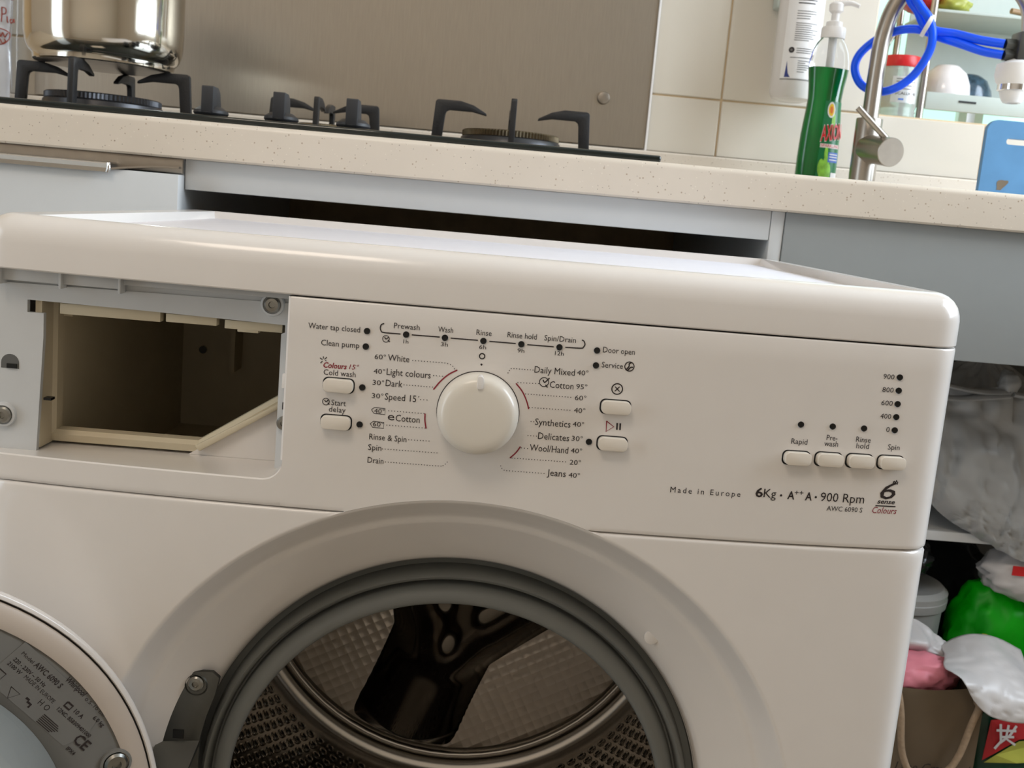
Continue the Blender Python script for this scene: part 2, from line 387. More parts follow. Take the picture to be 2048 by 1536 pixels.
# ------------------------------------------------------------------ panel lettering, measured in metres on the machine front
TEXTS = [
    ('Water tap closed', -0.10383, 0.79814, -0.07292, 0.00337, 'd', ''),
    ('Clean pump', -0.09567, 0.7886, -0.07276, 0.00338, 'd', ''),
    ('Colours', -0.09355, 0.77529, -0.07943, 0.00319, 'm', 'bi'),
    ('15°', -0.0781, 0.77556, -0.07224, 0.00289, 'm', 'i'),
    ('Cold wash', -0.09315, 0.7709, -0.0739, 0.00335, 'd', ''),
    ('Start', -0.08742, 0.75271, -0.07866, 0.00338, 'd', ''),
    ('delay', -0.08869, 0.74859, -0.07856, 0.00339, 'd', ''),
    ('Prewash', -0.05299, 0.80254, -0.03767, 0.00324, 'd', ''),
    ('Wash', -0.02661, 0.80253, -0.01764, 0.00325, 'd', ''),
    ('Rinse', -0.00369, 0.80266, 0.00542, 0.00325, 'd', ''),
    ('Rinse hold', 0.01492, 0.80279, 0.03244, 0.00325, 'd', ''),
    ('Spin/Drain', 0.03707, 0.80278, 0.05609, 0.00326, 'd', ''),
    ('1h', -0.04677, 0.79388, -0.04378, 0.00241, 'd', ''),
    ('3h', -0.02433, 0.79412, -0.02013, 0.00242, 'd', ''),
    ('6h', -0.0014, 0.79439, 0.00281, 0.00242, 'd', ''),
    ('9h', 0.02162, 0.79421, 0.02583, 0.00242, 'd', ''),
    ('12h', 0.0442, 0.79443, 0.04949, 0.00242, 'd', ''),
    ('60°', -0.06327, 0.78307, -0.05652, 0.00291, 'd', ''),
    ('White', -0.0553, 0.78269, -0.04239, 0.00382, 'd', ''),
    ('40°', -0.06329, 0.77425, -0.05638, 0.00292, 'd', ''),
    ('Light colours', -0.05546, 0.774, -0.02898, 0.00396, 'd', ''),
    ('30°', -0.06345, 0.76736, -0.05652, 0.00293, 'd', ''),
    ('Dark', -0.0556, 0.76712, -0.04551, 0.00397, 'd', ''),
    ('30°', -0.06337, 0.75924, -0.05643, 0.00295, 'd', ''),
    ('Speed 15´', -0.05553, 0.75884, -0.03481, 0.00399, 'd', ''),
    ('40°', -0.06142, 0.75014, -0.05507, 0.00277, 'd', ''),
    ('60°', -0.06164, 0.74195, -0.05512, 0.00279, 'd', ''),
    ('e', -0.05301, 0.74653, -0.04892, 0.00479, 'd', ''),
    ('Cotton', -0.04814, 0.7462, -0.03359, 0.00402, 'd', ''),
    ('Rinse & Spin', -0.06329, 0.73367, -0.04074, 0.00357, 'd', ''),
    ('Spin', -0.06356, 0.72701, -0.05549, 0.00359, 'd', ''),
    ('Drain', -0.06341, 0.71904, -0.05368, 0.0036, 'd', ''),
    ('Door open', 0.07289, 0.79847, 0.09211, 0.00339, 'd', ''),
    ('Service', 0.073, 0.78934, 0.08586, 0.00341, 'd', ''),
    ('Daily Mixed', 0.03289, 0.78282, 0.05727, 0.00396, 'd', ''),
    ('40°', 0.05861, 0.78357, 0.06538, 0.00293, 'd', ''),
    ('Cotton', 0.04288, 0.77445, 0.05731, 0.00398, 'd', ''),
    ('95°', 0.05892, 0.77507, 0.06561, 0.00294, 'd', ''),
    ('60°', 0.05877, 0.76813, 0.06568, 0.00295, 'd', ''),
    ('40°', 0.05896, 0.76041, 0.06583, 0.00296, 'd', ''),
    ('Synthetics', 0.0361, 0.75089, 0.05775, 0.00402, 'd', ''),
    ('40°', 0.059, 0.75182, 0.06591, 0.00297, 'd', ''),
    ('Delicates', 0.0387, 0.74238, 0.05774, 0.00404, 'd', ''),
    ('30°', 0.05917, 0.74295, 0.06601, 0.00299, 'd', ''),
    ('Wool/Hand', 0.03432, 0.73468, 0.05786, 0.00406, 'd', ''),
    ('40°', 0.05939, 0.7353, 0.0663, 0.003, 'd', ''),
    ('20°', 0.05944, 0.72798, 0.06625, 0.00301, 'd', ''),
    ('Jeans', 0.04624, 0.71992, 0.05779, 0.00409, 'd', ''),
    ('40°', 0.05954, 0.71988, 0.06642, 0.00302, 'd', ''),
    ('900', 0.24763, 0.79546, 0.2548, 0.00304, 'd', ''),
    ('800', 0.24822, 0.78723, 0.25551, 0.00306, 'd', ''),
    ('600', 0.24881, 0.77899, 0.25619, 0.00307, 'd', ''),
    ('400', 0.24938, 0.77065, 0.25641, 0.00308, 'd', ''),
    ('0', 0.25446, 0.76239, 0.25674, 0.0031, 'd', ''),
    ('Rapid', 0.19487, 0.75107, 0.2051, 0.0034, 'd', ''),
    ('Pre-', 0.21696, 0.75482, 0.22384, 0.0034, 'd', ''),
    ('wash', 0.21591, 0.75104, 0.22487, 0.00341, 'd', ''),
    ('Rinse', 0.23595, 0.7549, 0.24543, 0.00341, 'd', ''),
    ('hold', 0.2367, 0.75087, 0.24488, 0.00342, 'd', ''),
    ('Spin', 0.25728, 0.75122, 0.26501, 0.00344, 'd', ''),
    ('Made in Europe', 0.12305, 0.71527, 0.16718, 0.00355, 'd', 'w'),
    ('6', 0.17651, 0.71608, 0.1813, 0.00574, 'd', 'b'),
    ('Kg', 0.18177, 0.7161, 0.18971, 0.00543, 'd', ''),
    ('A', 0.19698, 0.71596, 0.20149, 0.00496, 'd', 'b'),
    ('++', 0.20129, 0.71854, 0.20694, 0.00352, 'd', ''),
    ('A', 0.20841, 0.71591, 0.21279, 0.00497, 'd', 'b'),
    ('900 Rpm', 0.21829, 0.71585, 0.24686, 0.00562, 'd', ''),
    ('AWC 6090 S', 0.22323, 0.70997, 0.24656, 0.00306, 'd', ''),
    ('6', 0.25663, 0.71939, 0.26684, 0.01131, 'd', 'i'),
    ('th', 0.26379, 0.72918, 0.26747, 0.0029, 'd', 'bi'),
    ('sense', 0.25559, 0.71638, 0.26725, 0.00291, 'd', 'bi'),
    ('Colours', 0.25313, 0.71003, 0.26925, 0.00406, 'm', 'i'),
]
LEDS = [(-0.0687, 0.79938), (-0.06887, 0.79002), (-0.06941, 0.76511), (-0.06957, 0.7423), (-0.04536, 0.79928), (-0.02218, 0.79929), (0.00084, 0.79933), (0.02361, 0.79926), (0.04655, 0.79936), (0.06927, 0.79927), (0.06951, 0.79021), (0.06992, 0.74306), (0.25814, 0.79697), (0.2587, 0.78869), (0.25928, 0.78028), (0.25962, 0.77207), (0.25991, 0.76373), (0.19944, 0.76346), (0.21968, 0.76358), (0.2399, 0.76366)]
WIDE_BUTTONS = [(-0.08363, 0.76519), (-0.08382, 0.74252), (0.08384, 0.76576), (0.08408, 0.74312)]
SMALL_BUTTONS = [(0.19921, 0.74241), (0.2197, 0.74281), (0.23974, 0.743), (0.26008, 0.74319)]
KNOB = [(0.0005, 0.75244), (0.00143, 0.773)]
LEADERS = [
    [(-0.04038, 0.78403), (-0.02252, 0.78414), (-0.01889, 0.78381), (-0.0164, 0.78265), (-0.01516, 0.78108)],
    [(-0.02732, 0.77593), (-0.0219, 0.77596)],
    [(-0.04457, 0.76882), (-0.0274, 0.76889)],
    [(-0.03404, 0.76066), (-0.03012, 0.76074)],
    [(-0.05261, 0.75222), (-0.03131, 0.75226)],
    [(-0.05318, 0.74329), (-0.03006, 0.74338)],
    [(-0.03935, 0.73536), (-0.02705, 0.73555)],
    [(-0.05491, 0.72834), (-0.02167, 0.72863)],
    [(-0.05246, 0.72038), (-0.02167, 0.72051), (-0.01803, 0.72081), (-0.01628, 0.72189), (-0.01502, 0.72341)],
    [(0.032, 0.78427), (0.02054, 0.78414), (0.01847, 0.7836), (0.01716, 0.78126)],
    [(0.03605, 0.77625), (0.02361, 0.77592)],
    [(0.02879, 0.76935), (0.05625, 0.76955)],
    [(0.03182, 0.76128), (0.0565, 0.76155)],
    [(0.03362, 0.7527), (0.03526, 0.75271)],
    [(0.03254, 0.74397), (0.03776, 0.74396)],
    [(0.02919, 0.73595), (0.03299, 0.73589)],
    [(0.0241, 0.72914), (0.05688, 0.72944)],
    [(0.01768, 0.72368), (0.01825, 0.72238), (0.02013, 0.72112), (0.02296, 0.72103), (0.04444, 0.72114)],
]
STROKES = [
    ('d', 0.00035, [(-0.05884, 0.80474), (-0.06046, 0.804), (-0.06102, 0.80215), (-0.06052, 0.80039), (-0.05875, 0.79934), (-0.0488, 0.79935)]),
    ('d', 0.00035, [(-0.04208, 0.79938), (-0.02533, 0.79947)]),
    ('d', 0.00035, [(-0.01874, 0.79937), (-0.00247, 0.79945)]),
    ('d', 0.00035, [(0.00434, 0.79942), (0.02026, 0.7994)]),
    ('d', 0.00035, [(0.02719, 0.79931), (0.04314, 0.79935)]),
    ('d', 0.00035, [(0.05005, 0.79962), (0.05939, 0.79985), (0.06097, 0.80068), (0.06165, 0.8024), (0.06093, 0.80416), (0.05956, 0.80487)]),
    ('m', 0.0004, [(-0.01331, 0.78047), (-0.01839, 0.7773), (-0.02315, 0.77247), (-0.02669, 0.76742)]),
    ('m', 0.0004, [(-0.03071, 0.75231), (-0.03037, 0.74769), (-0.02937, 0.74313)]),
    ('m', 0.0004, [(0.02251, 0.77534), (0.02653, 0.77095), (0.02958, 0.76566), (0.03157, 0.76027)]),
    ('m', 0.0004, [(0.02863, 0.73672), (0.02623, 0.73277), (0.02282, 0.72904)]),
    ('d', 0.0002, [(-0.06305, 0.75204), (-0.06133, 0.75351), (-0.05483, 0.75335), (-0.05479, 0.74965), (-0.06155, 0.74991), (-0.06305, 0.75204)]),
    ('d', 0.0002, [(-0.06328, 0.74336), (-0.06153, 0.74491), (-0.05501, 0.74475), (-0.05501, 0.74109), (-0.06175, 0.74126), (-0.06328, 0.74336)]),
    ('d', 0.00035, [(0.25469, 0.7149), (0.26809, 0.71484)]),
    ('m', 0.0003, [(0.07935, 0.75672), (0.0797, 0.75021), (0.08412, 0.75352), (0.07935, 0.75672)]),
    ('d', 0.0005, [(0.08598, 0.756), (0.08617, 0.75181)]),
    ('d', 0.0005, [(0.08788, 0.756), (0.08807, 0.75181)]),
    ('d', 0.0003, [(0.08234, 0.77829), (0.08537, 0.77546)]),
    ('d', 0.0003, [(0.08516, 0.7784), (0.08242, 0.77538)]),
    ('d', 0.00025, [(-0.09582, 0.78086), (-0.09427, 0.77994)]),
    ('d', 0.00025, [(-0.09167, 0.78168), (-0.09308, 0.78019)]),
    ('d', 0.00025, [(-0.09534, 0.77772), (-0.09422, 0.77903)]),
    ('d', 0.00025, [(-0.09379, 0.78195), (-0.09371, 0.78059)]),
    ('d', 0.00025, [(-0.09183, 0.77924), (-0.09275, 0.77961)]),
    ('d', 0.0003, [(-0.05809, 0.79668), (-0.05721, 0.79555), (-0.05579, 0.79673)]),
    ('d', 0.0003, [(-0.05613, 0.79504), (-0.05487, 0.79409)]),
    ('d', 0.0003, [(-0.09157, 0.75558), (-0.09069, 0.75442), (-0.0894, 0.75561)]),
    ('d', 0.0003, [(-0.0896, 0.7539), (-0.08849, 0.75292)]),
    ('d', 0.00035, [(0.03854, 0.77885), (0.03973, 0.77742), (0.04235, 0.78024)]),
    ('d', 0.00035, [(0.04032, 0.77593), (0.04168, 0.77436)]),
    ('d', 0.0004, [(0.08806, 0.78919), (0.08951, 0.79129), (0.0895, 0.79282), (0.0908, 0.79354)]),
    ('d', 0.0004, [(0.08888, 0.78864), (0.0905, 0.79061), (0.09199, 0.79088)]),
]
RINGS = [(0.00081, 0.79009, 0.00158, 0.00035), (0.08977, 0.79116, 0.0028, 0.0003), (0.08379, 0.7769, 0.00325, 0.00035), (-0.05722, 0.79567, 0.00199, 0.00022), (-0.09073, 0.75457, 0.00203, 0.00022), (0.03927, 0.77753, 0.00275, 0.00025)]
SPOTS = [(0.00087, 0.78501, 0.00064), (0.19287, 0.71796, 0.00074), (0.21518, 0.71815, 0.00074)]

# ================================================================== the room
def multibox(name, boxes, m, parent=None, kind=None):
    V, F = [], []
    for lo, hi in boxes:
        b0 = len(V)
        for k in range(8): V.append(Vector((hi[0] if k & 1 else lo[0], hi[1] if k & 2 else lo[1], hi[2] if k & 4 else lo[2])))
        for f in ((0, 1, 3, 2), (4, 5, 7, 6), (0, 1, 5, 4), (2, 3, 7, 6), (0, 2, 6, 4), (1, 3, 7, 5)): F.append(tuple(b0+i for i in f))
    return mesh(name, V, F, m, parent, kind=kind)
XL, XR, YF, YB, ZC = -2.1, 1.5, -2.0, 1.036, 2.45
multibox('floor', [((XL-.1, YF-.1, -.05), (XR+.1, 1.5, 0))], M['floor'], kind='structure')
multibox('ceiling', [((XL-.1, YF-.1, ZC), (XR+.1, 1.5, ZC+.05))], M['ceil'], kind='structure')
multibox('wall_left', [((XL-.1, YF, 0), (XL, -1.2, ZC)), ((XL-.1, -.3, 0), (XL, 1.4, ZC)), ((XL-.1, -1.2, 2.12), (XL, -.3, ZC))], M['wallpaint'], kind='structure')
multibox('wall_front', [((XL, YF-.1, 0), (XR, YF, ZC))], M['wallpaint'], kind='structure')
WY0, WY1, WZ0, WZ1 = -0.42, 0.86, 1.02, 2.20
multibox('wall_right', [((XR, YF, 0), (XR+.12, WY0, ZC)), ((XR, WY1, 0), (XR+.12, 1.4, ZC)), ((XR, WY0, 0), (XR+.12, WY1, WZ0)), ((XR, WY0, WZ1), (XR+.12, WY1, ZC))], M['wallpaint'], kind='structure')
w1 = multibox('window_1', [((XR+.03, WY0, WZ0), (XR+.08, WY0+.05, WZ1)), ((XR+.03, WY1-.05, WZ0), (XR+.08, WY1, WZ1)), ((XR+.03, WY0+.05, WZ0), (XR+.08, WY1-.05, WZ0+.05)), ((XR+.03, WY0+.05, WZ1-.05), (XR+.08, WY1-.05, WZ1)), ((XR+.03, .20, WZ0+.05), (XR+.08, .24, WZ1-.05))], M['white'], kind='structure')
NX = 0.560      # where the recess over the sink begins
SILL = 1.0695
wb = multibox('wall_back', [((XL, YB, 0), (NX, YB+.36, ZC)), ((NX, YB, 0), (XR, YB+.36, SILL)), ((NX, YB, 2.0), (XR, YB+.36, ZC))], M['grout'], kind='structure')
# glazed tiles, each one a piece of its own
tw, gap = 0.224, 0.0028
cols = [0.336-tw*k for k in range(0, 7)]
def tile_mesh(w, h):
    bm = bmesh.new(); bmesh.ops.create_cube(bm, size=1.0)
    for v in bm.verts: v.co = Vector((v.co.x*w, v.co.y*0.006, v.co.z*h))
    bmesh.ops.bevel(bm, geom=list(bm.edges), offset=0.0012, segments=1, affect='EDGES')
    me = bpy.data.meshes.new('tile'); bm.to_mesh(me); bm.free(); me.materials.append(M['tile']); return me
tile_cache = {}
def tile(x0, x1, z0, z1):
    key = (round(x1-x0, 4), round(z1-z0, 4))
    if key not in tile_cache: tile_cache[key] = tile_mesh(x1-x0-gap, z1-z0-gap)
    o = bpy.data.objects.new('tile', tile_cache[key]); link(o, wb); o.location = ((x0+x1)/2, YB-.0005, (z0+z1)/2)
for x in cols:
    x1 = x+tw
    tile(x, x1, 0.982, 1.0685)
    for j in range(3): tile(x, x1, 1.0685+0.25*j, 1.0685+0.25*(j+1))
for k in range(5): tile(NX+0.19*k, NX+0.19*(k+1), 0.982, 1.0685)
# window behind the sink recess
win2 = multibox('window_2', [((NX, 1.33, SILL), (NX+.045, 1.37, 2.0)), ((XR-.045, 1.33, SILL), (XR, 1.37, 2.0)), ((NX+.045, 1.33, SILL), (XR-.045, 1.37, SILL+.012)), ((NX+.045, 1.33, 1.95), (XR-.045, 1.37, 2.0)), ((0.83, 1.33, SILL+.012), (0.845, 1.37, 1.95)), ((0.86, 1.33, SILL+.012), (0.875, 1.37, 1.95))], M['white'], kind='structure')
box('pane', (NX+.045, 1.345, SILL+.012), (0.83, 1.351, 1.95), M['frost'], win2, label='frosted daylight pane')
box('pane', (0.875, 1.345, SILL+.012), (XR-.045, 1.351, 1.95), M['frost'], win2, label='frosted daylight pane')
# ceiling lamp
cl = thing('ceiling_lamp', 'square white ceiling lamp with a glowing diffuser', 'lamp', (-0.55, -1.00, 2.38))
box('lamp_frame', (-0.89, -1.34, 2.41), (-0.21, -0.66, 2.45), M['white'], cl, 0.004)
box('diffuser', (-0.86, -1.31, 2.40), (-0.24, -0.69, 2.412), M['lampglow'], cl, 0.003)

d1 = multibox('door_1', [((XL-.09, -1.2, 0), (XL-.03, -1.15, 2.12)), ((XL-.09, -.35, 0), (XL-.03, -.3, 2.12)), ((XL-.09, -1.15, 2.07), (XL-.03, -.35, 2.12))], M['white'], kind='structure')
# ================================================================== cabinets and worktop
CT0, CT1, CF = 0.8985, 0.9365, 0.432
ct = thing('worktop', 'beige speckled solid surface worktop with upstand along the tiled wall', 'worktop', (0, 0.7, CT0))
def extrude_profile(name, prof, x0, x1, m, parent):
    n = len(prof); V = [Vector((x0, y, z)) for y, z in prof]+[Vector((x1, y, z)) for y, z in prof]
    F = [tuple(range(n)), tuple(range(n, 2*n))]+[(i, (i+1) % n, n+(i+1) % n, n+i) for i in range(n)]
    return mesh(name, V, F, m, parent, auto=30)
arc = [(CF+.006-.006*math.sin(math.radians(a)), CT1-.006+.006*math.cos(math.radians(a))) for a in range(0, 91, 15)]
extrude_profile('slab', [(YB-.007, CT1)]+arc+[(CF, CT0+.002), (CF+.002, CT0), (YB-.007, CT0)], -1.9, 1.45, M['worktop'], ct)
cove = [(0.998+.020*math.sin(math.radians(a)), CT1+.020-.020*math.cos(math.radians(a))) for a in range(0, 91, 15)]
extrude_profile('upstand', [(0.99, CT1)]+cove+[(1.018, .980), (1.020, .9825), (YB-.007, .9825), (YB-.007, CT1)], -1.9, 1.45, M['worktop'], ct)
# left base cabinet with its door and edge pull
cb = thing('base_cabinet', 'white laminate base cabinet under the hob with a chrome edge pull', 'cabinet', (-0.7, 0.7, 0))
multibox('carcass', [((-0.329, 0.447, 0.10), (-0.3118, 1.02, CT0)), ((-1.20, 0.447, 0.10), (-1.182, 1.02, CT0)), ((-1.182, 0.47, 0.10), (-0.329, 1.02, 0.118)), ((-1.182, 1.0, 0.118), (-0.329, 1.02, CT0)), ((-1.182, 0.47, 0.0), (-0.34, 0.485, 0.10))], M['cab'], cb)
box('door', (-0.752, 0.424, 0.12), (-0.3105, 0.445, 0.8825), M['cab'], cb, 0.0012)
box('door', (-1.196, 0.424, 0.12), (-0.756, 0.445, 0.8825), M['cab'], cb, 0.0012)
for xa, xb in ((-0.750, -0.3765), (-1.194, -0.760)):
    pr = [(0.4175, .8790), (0.4160, .8830), (0.4175, .8870), (0.4215, .8890), (0.440, .8890), (0.440, .8876), (0.4225, .8872), (0.4200, .8850), (0.4205, .8800)]
    h = extrude_profile('edge_pull', pr, xa, xb, M['chrome'], cb)
    h['label'] = 'chrome edge pull along the door top'
box('pull_channel', (-1.194, .4400, .8835), (-.3115, .4465, .8982), M['steel'], cb, .0008)
V = []
for t in range(13):
    x = -0.3765+0.064*t/12; s = math.sin(t/12*PI*0.5)
    V += [Vector((x, 0.419+0.012*s, .8835+.0068*s)), Vector((x, 0.446, .8835+.0068*s)), Vector((x, 0.446, .8815+.0068*s)), Vector((x, 0.419+0.012*s, .8815+.0068*s))]
F = [(4*i+k, 4*i+(k+1) % 4, 4*i+4+(k+1) % 4, 4*i+4+k) for i in range(12) for k in range(4)]+[(0, 1, 2, 3), (48, 49, 50, 51)]
mesh('pull_end', V, F, M['steel'], cb, auto=40)
tube('pull_end_cap', [(-0.3775, 0.4175, .8795), (-0.3762, 0.4165, .8830), (-0.3770, 0.4180, .8875)], 0.0022, M['chrome'], cb, seg=8)
# fixed drawer front over the washing machine bay
ap = box('drawer_front', (-0.3110, 0.447, 0.8685), (0.2835, 0.463, CT0), M['cab'], None, 0.001)
tag(ap, 'white drawer front strip between the worktop and the washing machine', 'drawer front')
# sink cabinet: open below, bags inside
sc = thing('sink_cabinet', 'open sink cabinet with a deep white front panel and a shelf', 'cabinet', (0.75, 0.7, 0))
box('side_panel', (0.2840, 0.4465, 0.08), (0.2975, 1.02, CT0), M['cab'], sc, 0.0008)
box('side_panel', (1.40, 0.446, 0.08), (1.4135, 1.02, CT0), M['cab'], sc, 0.0008)
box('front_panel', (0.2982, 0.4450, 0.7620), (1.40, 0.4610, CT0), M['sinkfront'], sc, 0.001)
box('shelf', (0.2975, 0.600, 0.5225), (1.40, 1.0, 0.5345), M['cab'], sc, 0.0008)
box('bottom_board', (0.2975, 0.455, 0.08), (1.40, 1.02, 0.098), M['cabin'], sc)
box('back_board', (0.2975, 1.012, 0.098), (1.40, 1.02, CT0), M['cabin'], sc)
# stainless splashback with screw caps
sp = thing('splashback', 'brushed stainless steel splashback sheet fixed to the tiles behind the hob', 'splashback', (-0.24, 1.02, 0.985))
box('sheet', (-0.704, 1.0245, 0.9850), (0.2240, 1.0275, 1.75), M['splash'], sp, 0.0006, 1)
box('edge_trim', (0.2240, 1.0215, 0.9790), (0.2275, 1.0290, 1.75), M['white'], sp, 0.0006, 1)
for x, z in ((0.1540, 1.055), (0.1540, 1.65), (-0.64, 1.055), (-0.64, 1.65)):
    lathe('screw_cap', [(.0098, 0), (.0098, .002), (.0085, .0042), (.005, .005), (0, .0052)], M['steel'], sp, frame=((x, 1.0243, z), (1, 0, 0), (0, 0, 1), (0, -1, 0)), seg=24)

# ================================================================== washing machine
HW, XC, ZD, RR = 0.3040, -0.0047, 0.47, 0.2295            # half width, height of the door axis, outer radius of the door recess
def bow(x):
    a = min(abs(x-XC), HW); y = -0.016*(1-(a/HW)**2.6)
    e = a-(HW-0.020)
    if e > 0: y += 0.020-math.sqrt(max(0.0, 0.0004-e*e))
    return y
RP = [(.2295, 0), (.2280, .0008), (.2262, .0030), (.2235, .0065), (.2165, .0150), (.2140, .0170), (.2110, .0180)]
def front(x, z):
    b_ = bow(x); r = math.hypot(x, z-ZD)
    if r >= RR: return b_
    if r >= .2110:
        for (r1, d1), (r0, d0) in zip(RP, RP[1:]):
            if r >= r0: return b_+d0+(d1-d0)*(r-r0)/(r1-r0)
    y1 = b_+.018
    if r >= .178:
        t = (r-.178)/.033; return .0305+(y1-.0305)*t
    return .0305+.006*(.178-r)/.003
wm = thing('washing_machine', 'white front loading washing machine with its door open and detergent drawer missing', 'washing machine', (0, 0.22, 0))
# cabinet body
multibox('cabinet_body', [((-.3080, .021, .02), (-.3040, .440, .8145)), ((.2945, .021, .02), (.2985, .440, .8145)), ((-.3040, .4365, .02), (.2945, .440, .8145)), ((-.3040, .021, .02), (.2945, .440, .03))], M['washer'], wm)
for x in (-.26, .26):
    for y in (.05, .42): lathe('foot', [(.018, 0), (.018, .008), (.012, .012), (.012, .02)], M['black'], wm, center=(x, y, 0), seg=20)
# ---- lid: a swept rounded rim with an inset board
ol = []
xs = [-HW+0.020-0.020*math.cos(math.radians(a)) for a in range(0, 91, 9)]
xs += [-(HW-.02)+2*(HW-.02)*k/60 for k in range(1, 60)]
xs += [-v for v in reversed(xs[:11])]
LB = 0.4440
ol += [(x, bow(x+XC)) for x in xs]
ol += [(HW, bow(HW+XC)+(LB-.012-bow(HW+XC))*k/14) for k in range(1, 15)]
ol += [(HW-.012+.012*math.cos(math.radians(a)), LB-.012+.012*math.sin(math.radians(a))) for a in range(15, 91, 15)]
ol += [(HW-.012-(2*HW-.024)*k/30, LB) for k in range(1, 31)]
ol += [(-HW+.012-.012*math.sin(math.radians(a)), LB-.012+.012*math.cos(math.radians(a))) for a in range(15, 91, 15)]
ol += [(-HW, LB-.012-(LB-.012-bow(HW+XC))*k/14) for k in range(1, 14)]
ol = [(x+XC, y) for x, y in ol]
n = len(ol)
def inset(o):
    out = []
    for i in range(n):
        a, b_ = Vector(ol[i-1]), Vector(ol[(i+1) % n]); t = (b_-a).normalized()
        out.append((ol[i][0]-t.y*o, ol[i][1]+t.x*o))
    return out
V, F = [], []
LP = [(.012, .8172), (.0008, .8172), (0, .8180), (0, .8330), (.0006, .8370), (.0022, .8415), (.0050, .8452), (.0085, .8478), (.0120, .8493), (.0150, .8500)]
for o_, z in LP: V += [Vector((x, y, z)) for x, y in inset(o_)]
IX0, IX1, IY0, IY1 = -.2750, .2735, .0035, .4270
inner = [(min(max(x, IX0), IX1), min(max(y, IY0), IY1)) for x, y in inset(.016)]
V += [Vector((x, y, .8500)) for x, y in inner]; V += [Vector((min(max(x, IX0+.0015), IX1-.0015), min(max(y, IY0+.0015), IY1-.0015), .8425)) for x, y in inner]
R_ = len(LP)+2
for j in range(R_-1):
    for i in range(n): F.append((j*n+i, j*n+(i+1) % n, (j+1)*n+(i+1) % n, (j+1)*n+i))
lid = mesh('lid', V, F, M['washer'], wm, merge=1e-5, auto=40)
box('top_board', (IX0+.001, IY0+.001, .8360), (IX1-.001, IY1-.001, .8432), M['lid_board'], lid, 0.0008)
# ---- control panel with the cut-out of the missing drawer
ZS, ZP = 0.8162, 0.6866
CX, CZ, CR = -0.1152, 0.7035, 0.0125
def cut(x):
    if x <= CX-CR: return CZ
    e = x-(CX-CR); return CZ+CR-math.sqrt(max(0, CR*CR-e*e))
xa = [CX+(HW+XC-.020-CX)*k/110 for k in range(111)]+[HW+XC-.020+.020*math.sin(math.radians(a)) for a in range(9, 91, 9)]
zr = [(ZP, .0013), (ZP+.0005, .0004), (ZP+.0016, .0)]+[(ZP+.0016+.0016*k, 0) for k in range(1, 9)]+[(.704+.0108*k, 0) for k in range(0, 10)]+[(ZS-.0012, 0), (ZS-.0004, .0003), (ZS, .0008)]
V, F = [], []
def ff(x, z): return front(x, z)
def zlow(x):      # the panel's lower edge follows the arch of the door recess
    return max(ZP, ZD+math.sqrt(max(0.0, (RR+.0001)**2-x*x)))
xa = sorted(xa+[s_*math.sqrt((RR+.0001)**2-(ZP-ZD)**2) for s_ in (-1, 1)])
for x in xa:
    zl = zlow(x); arch = zl > ZP+1e-5
    V.append(Vector((x, ff(x, zl)+.014, zl+.0002)))
    for z, dy in zr:
        z = zl+(z-ZP)*(ZS-zl)/(ZS-ZP); V.append(Vector((x, ff(x, z)+(0 if arch and z < .75 else dy), z)))
    V.append(Vector((x, ff(x, ZS)+.014, ZS)))
k = len(zr)+2
for i in range(len(xa)-1):
    for j in range(k-1): F.append((i*k+j, (i+1)*k+j, (i+1)*k+j+1, i*k+j+1))
b0 = len(V)
xb = [-HW+XC+.020-.020*math.cos(math.radians(a)) for a in range(0, 91, 9)]+[-HW+XC+.02+(CX-CR+HW-XC-.02)*t/34 for t in range(1, 35)]+[CX-CR+CR*math.sin(math.radians(a)) for a in range(8, 89, 8)]+[CX]
zb = [0, .05, .12, .25, .4, .55, .7, .82, .9, .95, 1.0]
for x in xb:
    top = cut(x) if x < CX else CZ+CR
    V.append(Vector((x, ff(x, ZP)+.014, ZP+.0002)))
    for t in zb:
        z = ZP+(top-ZP)*t; V.append(Vector((x, ff(x, z)+(.0013 if t == 0 else .0004 if t == .05 else .0008 if t == 1.0 else 0), z)))
    V.append(Vector((x, ff(x, top)+.0020, top-.0006)))
    V.append(Vector((x, ff(x, top)+.0040, top-.0008)))
    V.append(Vector((x, .040 if x < CX-.004 else .012, top-.0008)))
k2 = len(zb)+4
for i in range(len(xb)-1):
    for j in range(k2-1): F.append((b0+i*k2+j, b0+(i+1)*k2+j, b0+(i+1)*k2+j+1, b0+i*k2+j+1))
# returned edge on the right of the cut-out
b1 = len(V); zz = [CZ+CR+(ZS-CZ-CR)*t/8 for t in range(9)]
for z in zz: V += [Vector((CX, ff(CX, z), z)), Vector((CX-.0012, ff(CX, z)+.001, z)), Vector((CX-.0012, .012, z))]
for i in range(8):
    for j in range(2): F.append((b1+i*3+j, b1+i*3+3+j, b1+i*3+4+j, b1+i*3+1+j))
cp = mesh('control_panel', V, F, M['washer'], wm, merge=1e-5, auto=38)
